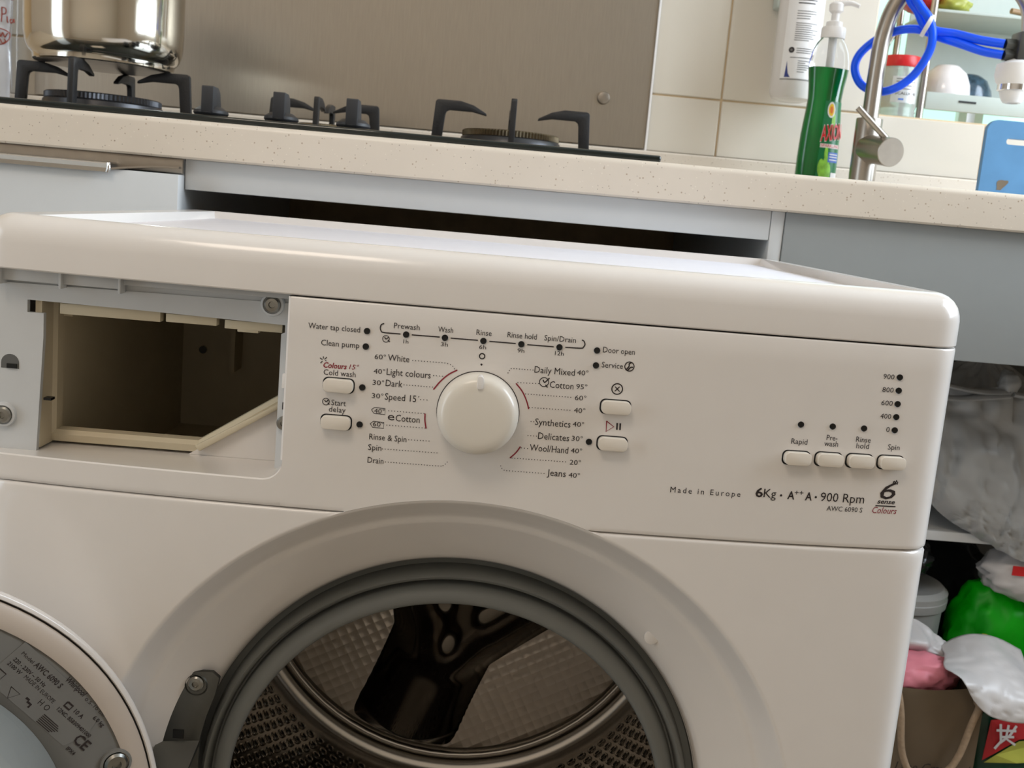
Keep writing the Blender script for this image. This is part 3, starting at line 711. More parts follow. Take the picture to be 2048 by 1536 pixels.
# ---- lettering and symbols printed on the panel
def on_panel(x, z, off=.00022): return Vector((x, front(x, z)-off, z))
for s, x0, z0, x1, cap, colr, st in TEXTS:
    caption('caption', s, x0, z0, x1, cap, on_panel, M['ink'] if colr == 'd' else M['maroon'], cp, st)
def stroke_mesh(name, pts, w, m, parent, fn, closed=False):
    P = [Vector((a, b_)) for a, b_ in pts]; V, F = [], []; N = len(P)
    for i in range(N):
        a = P[i-1] if (i > 0 or closed) else P[i]; c = P[(i+1) % N] if (i < N-1 or closed) else P[i]
        t = (c-a).normalized(); q = Vector((-t.y, t.x))*w
        V += [fn(P[i].x+q.x, P[i].y+q.y), fn(P[i].x-q.x, P[i].y-q.y)]
    for i in range(N if closed else N-1):
        j = (i+1) % N; F.append((2*i, 2*i+1, 2*j+1, 2*j))
    return mesh(name, V, F, m, parent)
def sm2(pts, n=5):
    return [(p.x, p.y) for p in smooth_path([Vector((a, b_, 0)) for a, b_ in pts], n)]
for i, (colr, w, pts) in enumerate(STROKES):
    sharp = len(pts) == 2 or i in (10, 11, 13)
    stroke_mesh('printed_line', pts if sharp else sm2(pts), w, M['ink'] if colr == 'd' else M['maroon'], cp, on_panel)
for x, z, r, w in RINGS:
    stroke_mesh('printed_ring', [(x+r*math.cos(2*PI*k/28), z+r*math.sin(2*PI*k/28)) for k in range(28)], w, M['ink'], cp, on_panel, True)
def disc_geo(V, F, x, z, r, fn, seg=10):
    b_ = len(V); V += [fn(x+r*math.cos(2*PI*k/seg), z+r*math.sin(2*PI*k/seg)) for k in range(seg)]; F.append(tuple(range(b_, b_+seg)))
for x, z, r in SPOTS:
    V, F = [], []; disc_geo(V, F, x, z, r, on_panel, 16); mesh('printed_dot', V, F, M['ink'], cp)
for pts in LEADERS:
    P = sm2(pts, 12) if len(pts) > 2 else [(pts[0][0]+(pts[1][0]-pts[0][0])*k/40, pts[0][1]+(pts[1][1]-pts[0][1])*k/40) for k in range(41)]
    L_ = [0]
    for a, b_ in zip(P, P[1:]): L_.append(L_[-1]+math.hypot(b_[0]-a[0], b_[1]-a[1]))
    N = max(1, round(L_[-1]/.00172)); V, F = [], []; i = 0
    for k in range(N+1):
        s = L_[-1]*k/N
        while i < len(P)-2 and L_[i+1] < s: i += 1
        t = (s-L_[i])/max(1e-9, L_[i+1]-L_[i]); x = P[i][0]+(P[i+1][0]-P[i][0])*t; z = P[i][1]+(P[i+1][1]-P[i][1])*t
        disc_geo(V, F, x, z, .00031, on_panel, 7)
    mesh('dotted_leader', V, F, M['ink'], cp)
# ---- indicator windows, buttons, programme knob
for x, z in LEDS:
    y = front(x, z)
    lathe('indicator_light', [(.00195, .0), (.00195, .0004), (.0017, .0002), (0, .0001)], M['led'], cp, frame=((x, y-.0003, z), (1, 0, 0), (0, 0, 1), (0, -1, 0)), seg=20)
def slope(x): return Vector((1, (bow(x+.002)-bow(x-.002))/.004, 0)).normalized()
def button(x, z, w, h):
    e1 = slope(x); nn = Vector((e1.y, -e1.x, 0)); y = front(x, z)
    rim = prism('button_gap', rounded_rect(w+.0014, h+.0014, .0033), M['black'], wm, (x, y, z), e1, (0, 0, 1), nn, -.0010, .00025)
    b_ = prism('button', rounded_rect(w, h, .0030), M['button'], wm, (x+.0001, y, z+.0001), e1, (0, 0, 1), nn, -.001, .0050, bev=.0013)
for x, z in WIDE_BUTTONS: button(x, z, .0178, .0080)
for x, z in SMALL_BUTTONS: button(x, z, .0166, .0080)
kx, kz = KNOB[0][0]+.0006, KNOB[0][1]+.0035
KP = [(.0246, -.002), (.0246, .004), (.0244, .0085), (.0238, .0115), (.0222, .0142), (.0198, .0156), (.016, .0161), (0, .0165)]
kf = ((kx, front(kx, kz), kz), (1, 0, 0), (0, 0, 1), (0, -1, 0))
lathe('knob_gap', [(.0251, -.001), (.0251, .0003), (0, .0003)], M['ink'], wm, frame=kf, seg=64)
kb = lathe('programme_knob', KP, M['knob'], wm, frame=kf, seg=96, auto=60)
prism('pointer_mark', rounded_rect(.0036, .0078, .0016), M['white'], kb, (kx, front(kx, kz), kz+.0205), (1, 0, 0), (0, 0, 1), (0, -1, 0), .006, .0172, bev=.0006)
# ---- frame and cavity of the missing detergent drawer
PY = 0.012
fr = []
def plate(name, poly, t0, t1, m, parent, label=None):
    return prism(name, poly, m, parent, (0, 0, 0), (1, 0, 0), (0, 0, 1), (0, 1, 0), t0, t1, label=label)
OX0, OX1, OZ1 = -.2745, -.1225, .7955
fr = plate('drawer_frame', [(-.3060, .7015), (OX0, .7015), (OX0+.0035, .775), (OX0+.0035, .7900), (OX0-.0065, .7900), (OX0-.0065, .7978), (-.205, .7968), (-.1225, .7952), (-.1225, .7905), (-.1247, .7895), (-.1247, .7035), (-.1160, .7035), (-.1160, .8090), (-.3060, .8075)], PY, PY+.004, M['frame_plastic'], wm, 'grey white plastic frame around the drawer opening')
box('upper_rail', (-.3060, .0135, .8060), (-.1160, .0165, .8172), M['frame_plastic'], fr)
box('upper_lip', (-.2900, .0085, .8120), (-.1165, .0135, .8171), M['frame_plastic'], fr, .0004)
for x0, x1 in ((-.2945, -.2580), (-.2580, -.2220)):
    box('rail_tab', (x0, .0065, .8095), (x1, .0120, .8172), M['frame_plastic'], fr, .0003)
for x in (-.2945, -.2580, -.2222):
    box('rail_rib', (x-.0008, .0030, .8070), (x+.0008, .0130, .8172), M['frame_plastic'], fr, .0002)
for x, z, r in ((-.1308, .8075, .0052), (-.2945, .7245, .0055)):
    lathe('screw_boss', [(r*1.45, 0), (r*1.35, .0022), (r*1.12, .0026), (r*1.08, .0010), (0, .0010)], M['frame_plastic'], fr, frame=((x, PY, z), (1, 0, 0), (0, 0, 1), (0, -1, 0)), seg=24)
    screw_head('screw', (x, PY-.0008, z), r*0.95, fr)
screw_head('screw', (-.1200, PY-.0008, .7335), .0045, fr)
prism('slot_hole', [(.0055*math.cos(math.radians(a)), .0055*math.sin(math.radians(a))) for a in range(0, 181, 15)]+[(-.0055, -.0035), (.0055, -.0035)], M['cabin'], fr, (-.2912, PY, .7575), (1, 0, 0), (0, 0, 1), (0, -1, 0), -.002, .0002)
box('slot_catch', (-.2930, PY-.0009, .7542), (-.2868, PY+.0, .7570), M['black'], fr)
box('side_slot', (-.2712, .0140, .7350), (-.2665, .0200, .7366), M['black'], fr)
for x0, x1, z0, z1 in ((-.2630, -.2010, .7900, .7968), (-.1975, -.1660, .7905, .7958), (-.1610, -.1250, .7895, .7950), (-.1530, -.1400, .7880, .7900)):
    box('top_catch', (x0, .0165, z0), (x1, .0240, z1), M['beige'], fr, .0004)
box('edge_clip', (-.1222, .0085, .7560), (-.1190, .0125, .7650), M['white'], fr, .0005)
box('edge_slot', (-.1216, .0112, .7420), (-.1190, .0122, .7465), M['black'], fr)
cav = thing_part = None
# cavity tunnel: a polygonal mouth with a raised rim, running back into the machine
mouth = [(-.2715, .7118), (-.1795, .7118), (-.1255, .7480), (-.1232, .7960), (-.2715, .7985)]
rimo = [(-.2775, .7045), (-.1765, .7045), (-.1195, .7425), (-.1195, .7985), (-.2775, .8005)]
big = [(-.2738, .655), (-.1700, .655), (-.1207, .690), (-.1207, .7985), (-.2738, .7985)]
V, F = [], []
for poly, y in ((rimo, .040), (rimo, .034), ([(a*.35+b_*.65, c*.35+d*.65) for (a, c), (b_, d) in zip(rimo, mouth)], .033), (mouth, .036), (mouth, .046), (big, .047), (big, .330)):
    V += [Vector((a, y, c)) for a, c in poly]
for j in range(6):
    for i in range(5): F.append((j*5+i, j*5+(i+1) % 5, j*5+5+(i+1) % 5, j*5+5+i))
F.append(tuple(range(30, 35)))
cav = mesh('drawer_cavity', V, F, M['beige'], wm)
box('cavity_side', (-.2775, .0155, .7040), (-.2735, .0400, .8000), M['beige'], cav)
box('cavity_rib', (-.2235, .30, .7120), (-.2195, .3290, .7970), M['beige'], cav)
box('cavity_rib', (-.1490, .27, .7320), (-.1460, .3290, .7700), M['beige'], cav)
box('drawer_runner', (-.2730, .045, .7850), (-.2660, .25, .7880), M['beige'], cav)
prism('wedge_bead', [(-.1800, .7095), (-.1215, .7455), (-.1205, .7425), (-.1770, .7060)], M['beige'], cav, (0, 0, 0), (1, 0, 0), (0, 0, 1), (0, 1, 0), .0290, .0345, bev=.0008)
lathe('drain_dimple', [(.0035, 0), (.0035, .0006), (.0025, .001), (0, .001)], M['cabin'], cav, frame=((-.255, .328, .7260), (1, 0, 0), (0, 0, 1), (0, -1, 0)), seg=16)
# white sill in the corner below the wedge
plate('sill_back', [(-.185, .7028), (-.1175, .7028), (-.1175, .7440)], .0335, .0350, M['washer'], wm)
# ---- lower front with the round door recess
NA = 288; V, F = [], []
rs = [.175, .1762, .178, .181, .186, .193, .200, .206, .2095, .211, .2125, .214, .2152, .2165, .219, .2215, .2235, .225, .2262, .2272, .228, .2288, .2295, .2305]
ts = [.08, .18, .3, .45, .6, .7, .77, .83, .88, .92, .95, .972, .988, 1.0]
ZT, ZB_ = .6858, .06
for k in range(NA):
    a = 2*PI*(k+.5)/NA; c, s = math.cos(a), math.sin(a)
    R = min((HW+(XC if c > 0 else -XC))/abs(c) if abs(c) > 1e-6 else 9, (ZT-ZD)/s if s > 1e-6 else 9, (ZD-ZB_)/-s if s < -1e-6 else 9)
    topedge = s > 0 and abs(R*s-(ZT-ZD)) < 1e-6
    if s > 0 and R < RR: R, topedge = RR, False
    rr = [min(r, R) for r in rs]+[max(.2305, 0)+(R-.2305)*t if R > .2305 else R for t in ts]
    for r in rr:
        x, z = r*c, ZD+r*s; dy = 0.0
        d = ZT-z
        if topedge and d < .0016: dy = .0013*(1-d/.0016)**2
        V.append(Vector((x, front(x, z)+dy, z)))
    V.append(Vector((rr[-1]*c, front(rr[-1]*c, ZD+rr[-1]*s)+.014, ZD+rr[-1]*s)))
k = len(rs)+len(ts)+1
for i in range(NA):
    j = (i+1) % NA
    for t in range(k-1): F.append((i*k+t, j*k+t, j*k+t+1, i*k+t+1))
fp = mesh('front_panel', V, F, M['washer'], wm, merge=2e-5, auto=42)
lathe('blanking_plug', [(.0050, -.001), (.0050, .0008), (.0042, .0012), (0, .0011)], M['washer'], fp, frame=((.1290, front(.1290, .6055)-.0001, .6055), (1, 0, 0), (0, 0, 1), (0, -1, 0)), seg=24)
# ---- rubber door seal
ax_ = ((0, 0, ZD), (1, 0, 0), (0, 0, 1), (0, 1, 0))
GP = [(.1765, .0385), (.1756, .0350), (.1745, .0420), (.1700, .0425), (.1688, .0340), (.1676, .0280), (.1655, .0258), (.1636, .0266), (.1626, .0310), (.1618, .0350), (.1606, .0350), (.1596, .0300), (.1578, .0252), (.1545, .0222), (.1510, .0212), (.1488, .0218), (.1478, .0238), (.1482, .0275), (.1500, .0340), (.1530, .0460), (.1555, .0600), (.1600, .0700), (.1750, .0760), (.2050, .0800)]
lathe('door_seal', GP, M['rubber'], wm, frame=ax_, seg=160, caps=False, auto=55)
# ---- drum: tilted perforated cylinder, dimpled back plate with a raised three-armed spider
DY0, DY1, DR = .092, .428, .2315
def dz(y): return ZD+.037*(y-.10)/.335
V, F = [], []; S = 144
drings = [(.168, DY0-.012), (.180, DY0-.004), (.215, DY0), (.228, DY0+.006), (DR, DY0+.016), (DR, .15), (DR, .22), (DR, .30), (DR, .37), (DR, .403), (DR-.003, .410), (DR-.0015, .415), (DR-.006, .420), (DR-.012, .420), (DR-.016, DY1), (.10, DY1), (.0, DY1)]
for r, y in drings:
    for q in range(S):
        a = 2*PI*q/S; V.append(Vector((r*math.cos(a), y, dz(y)+r*math.sin(a))))
for i in range(len(drings)-1):
    for q in range(S): F.append((i*S+q, i*S+(q+1) % S, (i+1)*S+(q+1) % S, (i+1)*S+q))
dr = mesh('drum', V, F, M['drum'], wm, merge=1e-6, auto=50)
DZ1 = dz(DY1)
tube('rim_bead', [((DR-.019)*math.cos(2*PI*q/72), .4200, DZ1+(DR-.019)*math.sin(2*PI*q/72)) for q in range(73)], .0038, M['drum'], dr, seg=8, n=1, sm=False)
# perforations on the lower half of the drum wall
V, F, V2, F2 = [], [], [], []
for row in range(22):
    y = .135+.0122*row
    if y > .40: break
    for q in range(74):
        a = PI*1.03+(q+(.5 if row % 2 else 0))*.0128/DR
        if a > 1.97*PI: break
        er = Vector((math.cos(a), 0, math.sin(a))); et = Vector((-math.sin(a), 0, math.cos(a))); ey = Vector((0, 1, 0))
        c0 = Vector((0, y, dz(y)))+er*(DR-.0009)
        b_ = len(V); V += [c0+et*(.0031*math.cos(PI*k/4))+ey*(.0031*math.sin(PI*k/4)) for k in range(8)]; F.append(tuple(range(b_, b_+8)))
        b_ = len(V2)
        for rr_, h in ((.0031, .0007), (.0040, .0013), (.0052, -.0002)):
            V2 += [c0-er*h+et*(rr_*math.cos(PI*k/4))+ey*(rr_*math.sin(PI*k/4)) for k in range(8)]
        for g in range(2):
            for k in range(8): F2.append((b_+g*8+k, b_+g*8+(k+1) % 8, b_+g*8+8+(k+1) % 8, b_+g*8+8+k))
mesh('perforations', V, F, M['hole'], dr, kind='stuff', label='rows of small dark drum holes')
mesh('perforation_rims', V2, F2, M['drum_rim'], dr, smooth=True, kind='stuff', label='raised steel rims around the drum holes')
# back plate: height field; petals stay low, the spider stands proud
def seg_d(px, pz, ax0, az0, bx, bz):
    t = max(0, min(1, ((px-ax0)*(bx-ax0)+(pz-az0)*(bz-az0))/((bx-ax0)**2+(bz-az0)**2)))
    return math.hypot(px-ax0-t*(bx-ax0), pz-az0-t*(bz-az0)), t
arms = [((-.010, .432), (-.064, .285)), ((-.010, .432), (.165, .560)), ((-.010, .432), (-.050, .640))]
def spider(x, z):
    h = 0.0
    for (a0, a1), (b0_, b1_) in arms:
        d, t = seg_d(x, z, a0, a1, b0_, b1_); w = .048+.014*t*t+.010*(1-t)
        u = max(0.0, 1-(d/w)**2); h += (.048*(u**1.2)*(1-.3*t))**4
    return h**.25
V, F = [], []; NR, NT = 150, 320; RB = DR-.024
for i in range(NR+1):
    r = RB*i/NR
    for q in range(NT):
        a = 2*PI*q/NT; x, z = r*math.cos(a), DZ1+r*math.sin(a)
        V.append(Vector((x, DY1-.002-spider(x, z)*min(1, (RB-r)/.02), z)))
for i in range(NR):
    for q in range(NT): F.append((i*NT+q, i*NT+(q+1) % NT, (i+1)*NT+(q+1) % NT, (i+1)*NT+q))
mesh('spider', [v+Vector((0, .0012, 0)) for v in V], F, M['drum_dark'], dr, smooth=True, merge=1e-6)
mesh('back_plate', [Vector((v.x, DY1-.0018, v.z)) for v in V], F, M['petal'], dr, smooth=True, merge=1e-6)
# three lifter ribs along the drum wall
for a in (math.radians(75), math.radians(195), math.radians(315)):
    if a > 3 and a < 5: pass
    er = Vector((math.cos(a), 0, math.sin(a))); et = Vector((-math.sin(a), 0, math.cos(a)))
    if math.sin(a) < 0.3: continue
    prism('lifter', [(-.028, 0), (-.016, -.03), (-.008, -.042), (.008, -.042), (.016, -.03), (.028, 0)], M['drum_dark'], dr, Vector((0, 0, ZD+.018))+er*(DR-.001), et, er, (0, 1, 0), .12, .39, bev=.004)
# ---- hinge
hy = .0245
hg = prism('hinge', [(-.1790, .5590), (-.1596, .5597), (-.1548, .5558), (-.1575, .5430), (-.1625, .5280), (-.1662, .5120), (-.1672, .4700), (-.1990, .4700), (-.1945, .5080), (-.1915, .5195)], M['hinge'], wm, (0, 0, 0), (1, 0, 0), (0, 0, 1), (0, 1, 0), .0185, .0225, bev=.0006, label='dark steel door hinge plate')
screw_head('screw', (-.1700, .0185, .5515), .0052, hg)
lathe('pressed_ring', [(.0078, 0), (.0072, .0010), (.0066, 0)], M['hinge'], hg, frame=((-.1700, .0186, .5500), (1, 0, 0), (0, 0, 1), (0, -1, 0)), seg=24, caps=False)
box('hinge_slot', (-.1840, .0176, .5115), (-.1770, .0187, .5175), M['black'], hg)
V = [Vector(p) for p in ((-.1945, .0185, .5078), (-.1665, .0185, .5105), (-.1690, -.005, .4980), (-.1990, -.013, .4920), (-.1700, -.012, .4700), (-.2010, -.016, .4700))]
hh = mesh('hinge_arm', V, [(0, 1, 2, 3), (3, 2, 4, 5)], M['hinge'], hg)
md = hh.modifiers.new('thickness', 'SOLIDIFY'); md.thickness = .003
# ---- door, swung open to the left
PH = math.radians(210.68); DD = Vector((math.cos(PH), math.sin(PH), 0)); DN = Vector((-math.sin(PH), math.cos(PH), 0))
DC = Vector((-.185, -.004, ZD))+DD*.188
df = (DC, DD, (0, 0, 1), DN)
door = lathe('door', [(0, -.030), (.09, -.030), (.15, -.026), (.178, -.018), (.1865, -.008), (.1882, -.002), (.1880, .0012), (.1868, .0026), (.1850, .0026), (.1843, .0012)], M['washer'], wm, frame=df, seg=128, caps=False, auto=50, label='open round door seen from inside')
lathe('door_gap', [(.1846, .0004), (.1822, .0004)], M['black'], door, frame=df, seg=96, caps=False)
lathe('door_inner_ring', [(.1832, -.004), (.1832, .0018), (.1822, .0030), (.1775, .0042), (.1735, .0052), (.170, .0046)], M['door_in'], door, frame=df, seg=128, caps=False, auto=50)
lathe('door_face', [(.1725, .0032), (.166, .0038), (.150, .0040), (.1335, .0040), (.1325, .0030)], M['door_label'], door, frame=df, seg=128, caps=False, auto=60)
gl = lathe('door_glass', [(.1335, .0020), (.1320, .0065), (.1270, .018), (.1210, .038), (.1130, .060), (.098, .074), (.070, .080), (0, .082)], mat('door_glass_bowl', (196, 204, 204), 0.05, trans=0.7, ior=1.45, var=0.03), door, frame=df, seg=96, caps=False, auto=60, label='cloudy glass door bowl')
screw_head('screw', DC+DD*(-.1588)+Vector((0, 0, .0441))+DN*.0038, .0072, door, DD, (0, 0, 1), DN)
lathe('screw_cup', [(.0098, 0), (.0096, .0022), (.0080, .0026), (.0076, .0002)], M['door_label'], door, frame=(DC+DD*(-.1588)+Vector((0, 0, .0441))+DN*.0036, DD, (0, 0, 1), DN), seg=24, caps=False)
# rating label: text runs along -130 degrees in the door plane
TA = math.radians(-130.2); tu = (math.cos(TA), math.sin(TA)); tv = (tu[1], -tu[0])
def lab(s0, z0):
    def fn(a, b_):
        s = s0+tu[0]*a+tv[0]*b_; z = z0+tu[1]*a+tv[1]*b_
        return DC+DD*s+Vector((0, 0, z))+DN*.00445
    return fn
plc = prism('rating_label', [(a, b_) for a, b_ in ((-.004, .0065), (.058, .0065), (.0665, .0010), (.0700, -.010), (.0640, -.0225), (-.004, -.0225))], M['door_label'], door, DC+DD*(-.1034)+Vector((0, 0, .1256))+DN*.0040, DD*tu[0]+Vector((0, 0, tu[1])), DD*tv[0]+Vector((0, 0, tv[1])), DN, 0, .0003)
for s, s0, z0, w, cap, st in (('Model', -.1034, .1256, .0094, .0022, ''), ('AWC 6090 S', -.1101, .1172, .0227, .0034, 'b'), ('220 - 230V ~ 50 Hz', -.0990, .1226, .0265, .0022, 'b'), ('2100 W', -.0959, .1206, .0106, .0022, 'b'), ('MADE IN EUROPE', -.1048, .1104, .0254, .0024, ''), ('Whirlpool', -.1280, .1046, .0165, .0034, 'bi'), ('0.5-10 bar', -.1392, .0902, .0187, .0020, ''), ('10 A', -.1330, .0833, .0073, .0026, 'b'), ('12NC: 858309401000', -.1234, .0867, .0294, .0023, 'b'), ('6.0 kg', -.1442, .0770, .0092, .0024, 'b'), ('H O', -.1126, .0928, .0082, .0034, ''), ('CE', -.1327, .0644, .0108, .0062, 'b'), ('IPX4', -.1291, .0597, .0068, .0022, 'b')):
    caption('caption', s, 0, 0, w, cap, lab(s0, z0), M['ink'], door, st)
def label_line(pts, w, s0=-.1034, z0=.1256): stroke_mesh('printed_line', pts, w, M['ink'], door, lab(s0, z0))
f0 = lab(-.0915, .1190)
stroke_mesh('printed_line', [(0, 0), (.0062, 0), (.0062, -.0045), (0, -.0045), (0, 0)], .0003, M['ink'], door, f0)
stroke_mesh('printed_line', [(.011, -.0010), (.015, -.0070), (.0185, -.0010), (.011, -.0010)], .0002, M['ink'], door, lab(-.0920, .1150))
stroke_mesh('printed_line', [(.0, .0), (.0045, .0), (.0045, -.003), (.0, -.003), (0, 0)], .0006, M['ink'], door, lab(-.1300, .0905))
stroke_mesh('printed_line', [(0, 0), (.0025, 0), (.0025, -.0012), (.0055, -.0012), (.0055, -.0035)], .0007, M['ink'], door, lab(-.1065, .0975))
for k in range(6): stroke_mesh('printed_line', [(0, -.0011*k), (.0150-.0012*abs(k-2), -.0011*k)], .00028, M['ink'], door, lab(-.1165, .0850))

# ================================================================== gas hob
GZ = CT1+.0075
hob = thing('gas_hob', 'black glass gas hob with three burners and three front knobs', 'hob', (-.236, .70, CT1))
box('glass_plate', (-.638, .455, CT1+.0003), (.1665, .955, GZ), M['glass_black'], hob, .0025, 3)
def burner(cx, cy, rb, rs_, hz):
    o = lathe('burner', [(rb*1.45, 0), (rb*1.42, .003), (rb*1.2, .006), (rb*1.05, .007), (rb*1.02, .0155), (rb*.98, .0175), (0, .0175)], M['burner'], hob, center=(cx, cy, GZ), seg=64, auto=40)
    nT = 90; V, F = [], []
    for h, f in ((.0175, 1.0), (.0235, 1.0), (.0248, .97), (.0255, .6)):
        for k in range(nT*2):
            a = PI*k/nT; r = rb*f*(1.0 if (k % 2 == 0 or h > .0235) else .975)
            V.append(Vector((cx+r*math.cos(a), cy+r*math.sin(a), GZ+h)))
    for j in range(3):
        for k in range(nT*2): F.append((j*nT*2+k, j*nT*2+(k+1) % (nT*2), (j+1)*nT*2+(k+1) % (nT*2), (j+1)*nT*2+k))
    F.append(tuple(range(3*nT*2, 4*nT*2)))
    mesh('burner_ring', V, F, M['brass'] if cx > -.3 else M['burner'], o, auto=30)
    top = hz
    P = [(rs_+.0045, GZ), (rs_+.0010, top-.003), (rs_-.0006, top-.0006), (rs_-.003, top), (rs_-.030, top), (rs_-.046, top-.004), (rs_-.062, top-.0125), (rs_-.0625, top-.0155), (rs_-.045, top-.0120), (rs_-.0165, top-.0120), (rs_-.0130, top-.0140), (rs_-.0118, top-.018), (rs_-.0085, GZ)]
    for a in (0, 90, 180, 270):
        a = math.radians(a); er = Vector((math.cos(a), math.sin(a), 0)); et = Vector((-math.sin(a), math.cos(a), 0))
        prism('pan_support', P, M['iron'], o, (cx, cy, 0), er, (0, 0, 1), et, -.0034, .0034, bev=.0009)
    return o
burner(-.484, .700, .0675, .1030, 1.0035)
burner(.0145, .700, .0600, .0940, 1.0020)
burner(-.2435, .878, .0360, .0740, 1.0010)
for x in (-.309, -.2340, -.1570):
    kb_ = lathe('knob', [(.0135, .0005), (.0135, .0030), (.0172, .0042), (.0185, .0062), (.0178, .0090), (.0120, .0130), (0, .0138)], M['hobknob'], hob, center=(x, .530, GZ), seg=40, auto=40)
    e2_ = Vector((0, 0, 1))
    prism('knob_grip', [(-.0185, .0065), (-.0182, .0325), (-.0172, .0335), (.004, .0335), (.0120, .0290), (.0165, .0170), (.0175, .0080)], M['hobknob'], kb_, (x, .530, GZ), (0, 1, 0), (0, 0, 1), (1, 0, 0), -.0062, .0062, bev=.0008)
# ================================================================== pot
PZ = 1.0036
pot = thing('cooking_pot', 'polished stainless steel cooking pot with rounded base standing on the large burner', 'pot', (-.484, .70, PZ))
lathe('pot_body', [(0, 0), (.0790, 0), (.0804, .0012), (.0808, .0068), (.0815, .0084), (.0836, .0100), (.0866, .0140), (.0892, .0210), (.0905, .0300), (.0911, .045), (.0912, .125), (.0935, .130), (.0935, .132), (.0895, .132), (.0890, .04), (.0860, .024), (.070, .0125), (0, .012)], M['pot'], pot, center=(-.484, .70, PZ), seg=128, auto=30)
lathe('base_disc', [(0, -.0001), (.0780, -.0001), (.0788, .0008)], M['steel'], pot, center=(-.484, .70, PZ), seg=64)
for s in (-1, 1):
    x0 = -.484+s*.0905
    tube('handle', [(x0-s*.003, .676, PZ+.104), (x0+s*.016, .676, PZ+.104), (x0+s*.024, .688, PZ+.104), (x0+s*.024, .712, PZ+.104), (x0+s*.016, .724, PZ+.104), (x0-s*.003, .724, PZ+.104)], .0048, M['black'], pot, seg=10)
    box('handle_bracket', (x0-.004, .672, PZ+.092), (x0+.004, .728, PZ+.114), M['steel'], pot, .0015)
# ================================================================== plastic pouch with handwriting, behind the hob
po = thing('plastic_pouch', 'clear plastic pouch with red handwriting standing by the tiled wall', 'bag', (-.77, .985, CT1))
V, F = [], []; nu, nv = 22, 26
for side in (-1, 1):
    for j in range(nv+1):
        for i in range(nu+1):
            u, v = i/nu, j/nv; x = -.832+.1105*u+.0012*math.sin(v*17+u*3); z = CT1+.0004+.262*v
            puff = .016*math.sin(PI*u)**.6*(1-.55*v)+.001*noise.noise(Vector((u*6, v*9, side)))*math.sin(PI*u)
            V.append(Vector((x, .984+side*puff, z)))
st = (nu+1)*(nv+1)
for sd in range(2):
    for j in range(nv):
        for i in range(nu):
            a = sd*st+j*(nu+1)+i; F.append((a, a+1, a+nu+2, a+nu+1))
mesh('pouch_film', V, F, M['film'], po, smooth=True)
tube('seal_edge', [(-.7215, .9826, CT1+.002), (-.7200, .9815, .99), (-.7222, .982, 1.04), (-.7205, .982, 1.10), (-.7215, .983, 1.19)], .0045, M['clear'], po, seg=8, flat=.22)
tube('seal_edge', [(-.7108, .9838, CT1+.002), (-.7112, .983, .99), (-.7125, .983, 1.05), (-.7118, .983, 1.11), (-.7122, .983, 1.19)], .0022, M['clear'], po, seg=8, flat=.5)
lathe('pouch_contents', [(0, 0), (.036, 0), (.037, .02), (.037, .098), (.030, .106), (0, .108)], M['stain'], po, center=(-.7700, .984, CT1+.001), seg=32, sy=.32)
def hand(pts):
    tube('handwriting', [(a, .9745+.0005*i, c) for i, (a, c) in enumerate(pts)], .0009, M['redpen'], po, seg=6, n=6)
for pts in ([(-.7322, 1.0795), (-.7315, 1.0905), (-.7320, 1.1000)], [(-.7318, 1.1000), (-.7262, 1.0985), (-.7265, 1.0920), (-.7312, 1.0905)], [(-.7238, 1.0880), (-.7235, 1.0805), (-.7222, 1.0800)], [(-.7165, 1.0840), (-.7195, 1.0835), (-.7190, 1.0795), (-.7165, 1.0805), (-.7150, 1.0850), (-.7145, 1.0795)],
            [(-.7420, 1.0660), (-.7390, 1.0595), (-.7360, 1.0650), (-.7335, 1.0590), (-.7310, 1.0650), (-.7280, 1.0590), (-.7240, 1.0650)], [(-.7420, 1.0560), (-.7385, 1.0500), (-.7350, 1.0560), (-.7310, 1.0500), (-.7265, 1.0530), (-.7290, 1.0560)], [(-.745, 1.0690), (-.733, 1.0700), (-.722, 1.0660), (-.7205, 1.0590), (-.728, 1.0500), (-.742, 1.0470)],
            [(-.7310, 1.1120), (-.7300, 1.1190), (-.7280, 1.1120), (-.7260, 1.1190)], [(-.7190, 1.1190), (-.7185, 1.1125), (-.7150, 1.1125), (-.7140, 1.1190)]):
    hand(pts)
# ================================================================== dish soap bottle
bx, by = .4555, .900
bot = thing('dish_soap_bottle', 'green dish soap pump bottle standing between the hob and the tap', 'bottle', (bx, by, CT1))
BP = [(0, .0004), (.025, .0004), (.0286, .003), (.0300, .020), (.0300, .050), (.0290, .080), (.0272, .102), (.0254, .120), (.0249, .132), (.0262, .148), (.0288, .165), (.0296, .173)]
ba = math.radians(11)
be1 = Vector((math.cos(ba), math.sin(ba), 0)); be2 = Vector((-math.sin(ba), math.cos(ba), 0))
bfr = ((bx, by, CT1), be1, be2, (0, 0, 1))
lathe('soap_body', BP+[(0, .1735)], M['soap'], bot, frame=bfr, seg=64, sy=.62, auto=50, label='green liquid filled body')
lathe('clear_shoulder', [(.0297, .173), (.0290, .183), (.0264, .196), (.0215, .207), (.0165, .213), (.0150, .215), (.0150, .219)], M['clear'], bot, frame=bfr, seg=64, sy=.66, caps=False, auto=50)
lathe('pump_collar', [(.0165, .214), (.0168, .216), (.0168, .2275), (.0160, .2290), (.0115, .2295), (.0112, .2360), (.0100, .2370), (0, .2370)], M['white'], bot, frame=bfr, seg=40)
lathe('pump_stem', [(.0052, .170), (.0052, .2365), (.0056, .2368), (.0056, .2500), (0, .2500)], M['white'], bot, frame=bfr, seg=24)
lathe('pump_head', [(.0062, .2480), (.0098, .2510), (.0102, .2600), (.0080, .2625), (0, .2630)], M['white'], bot, frame=bfr, seg=28)
zt = CT1
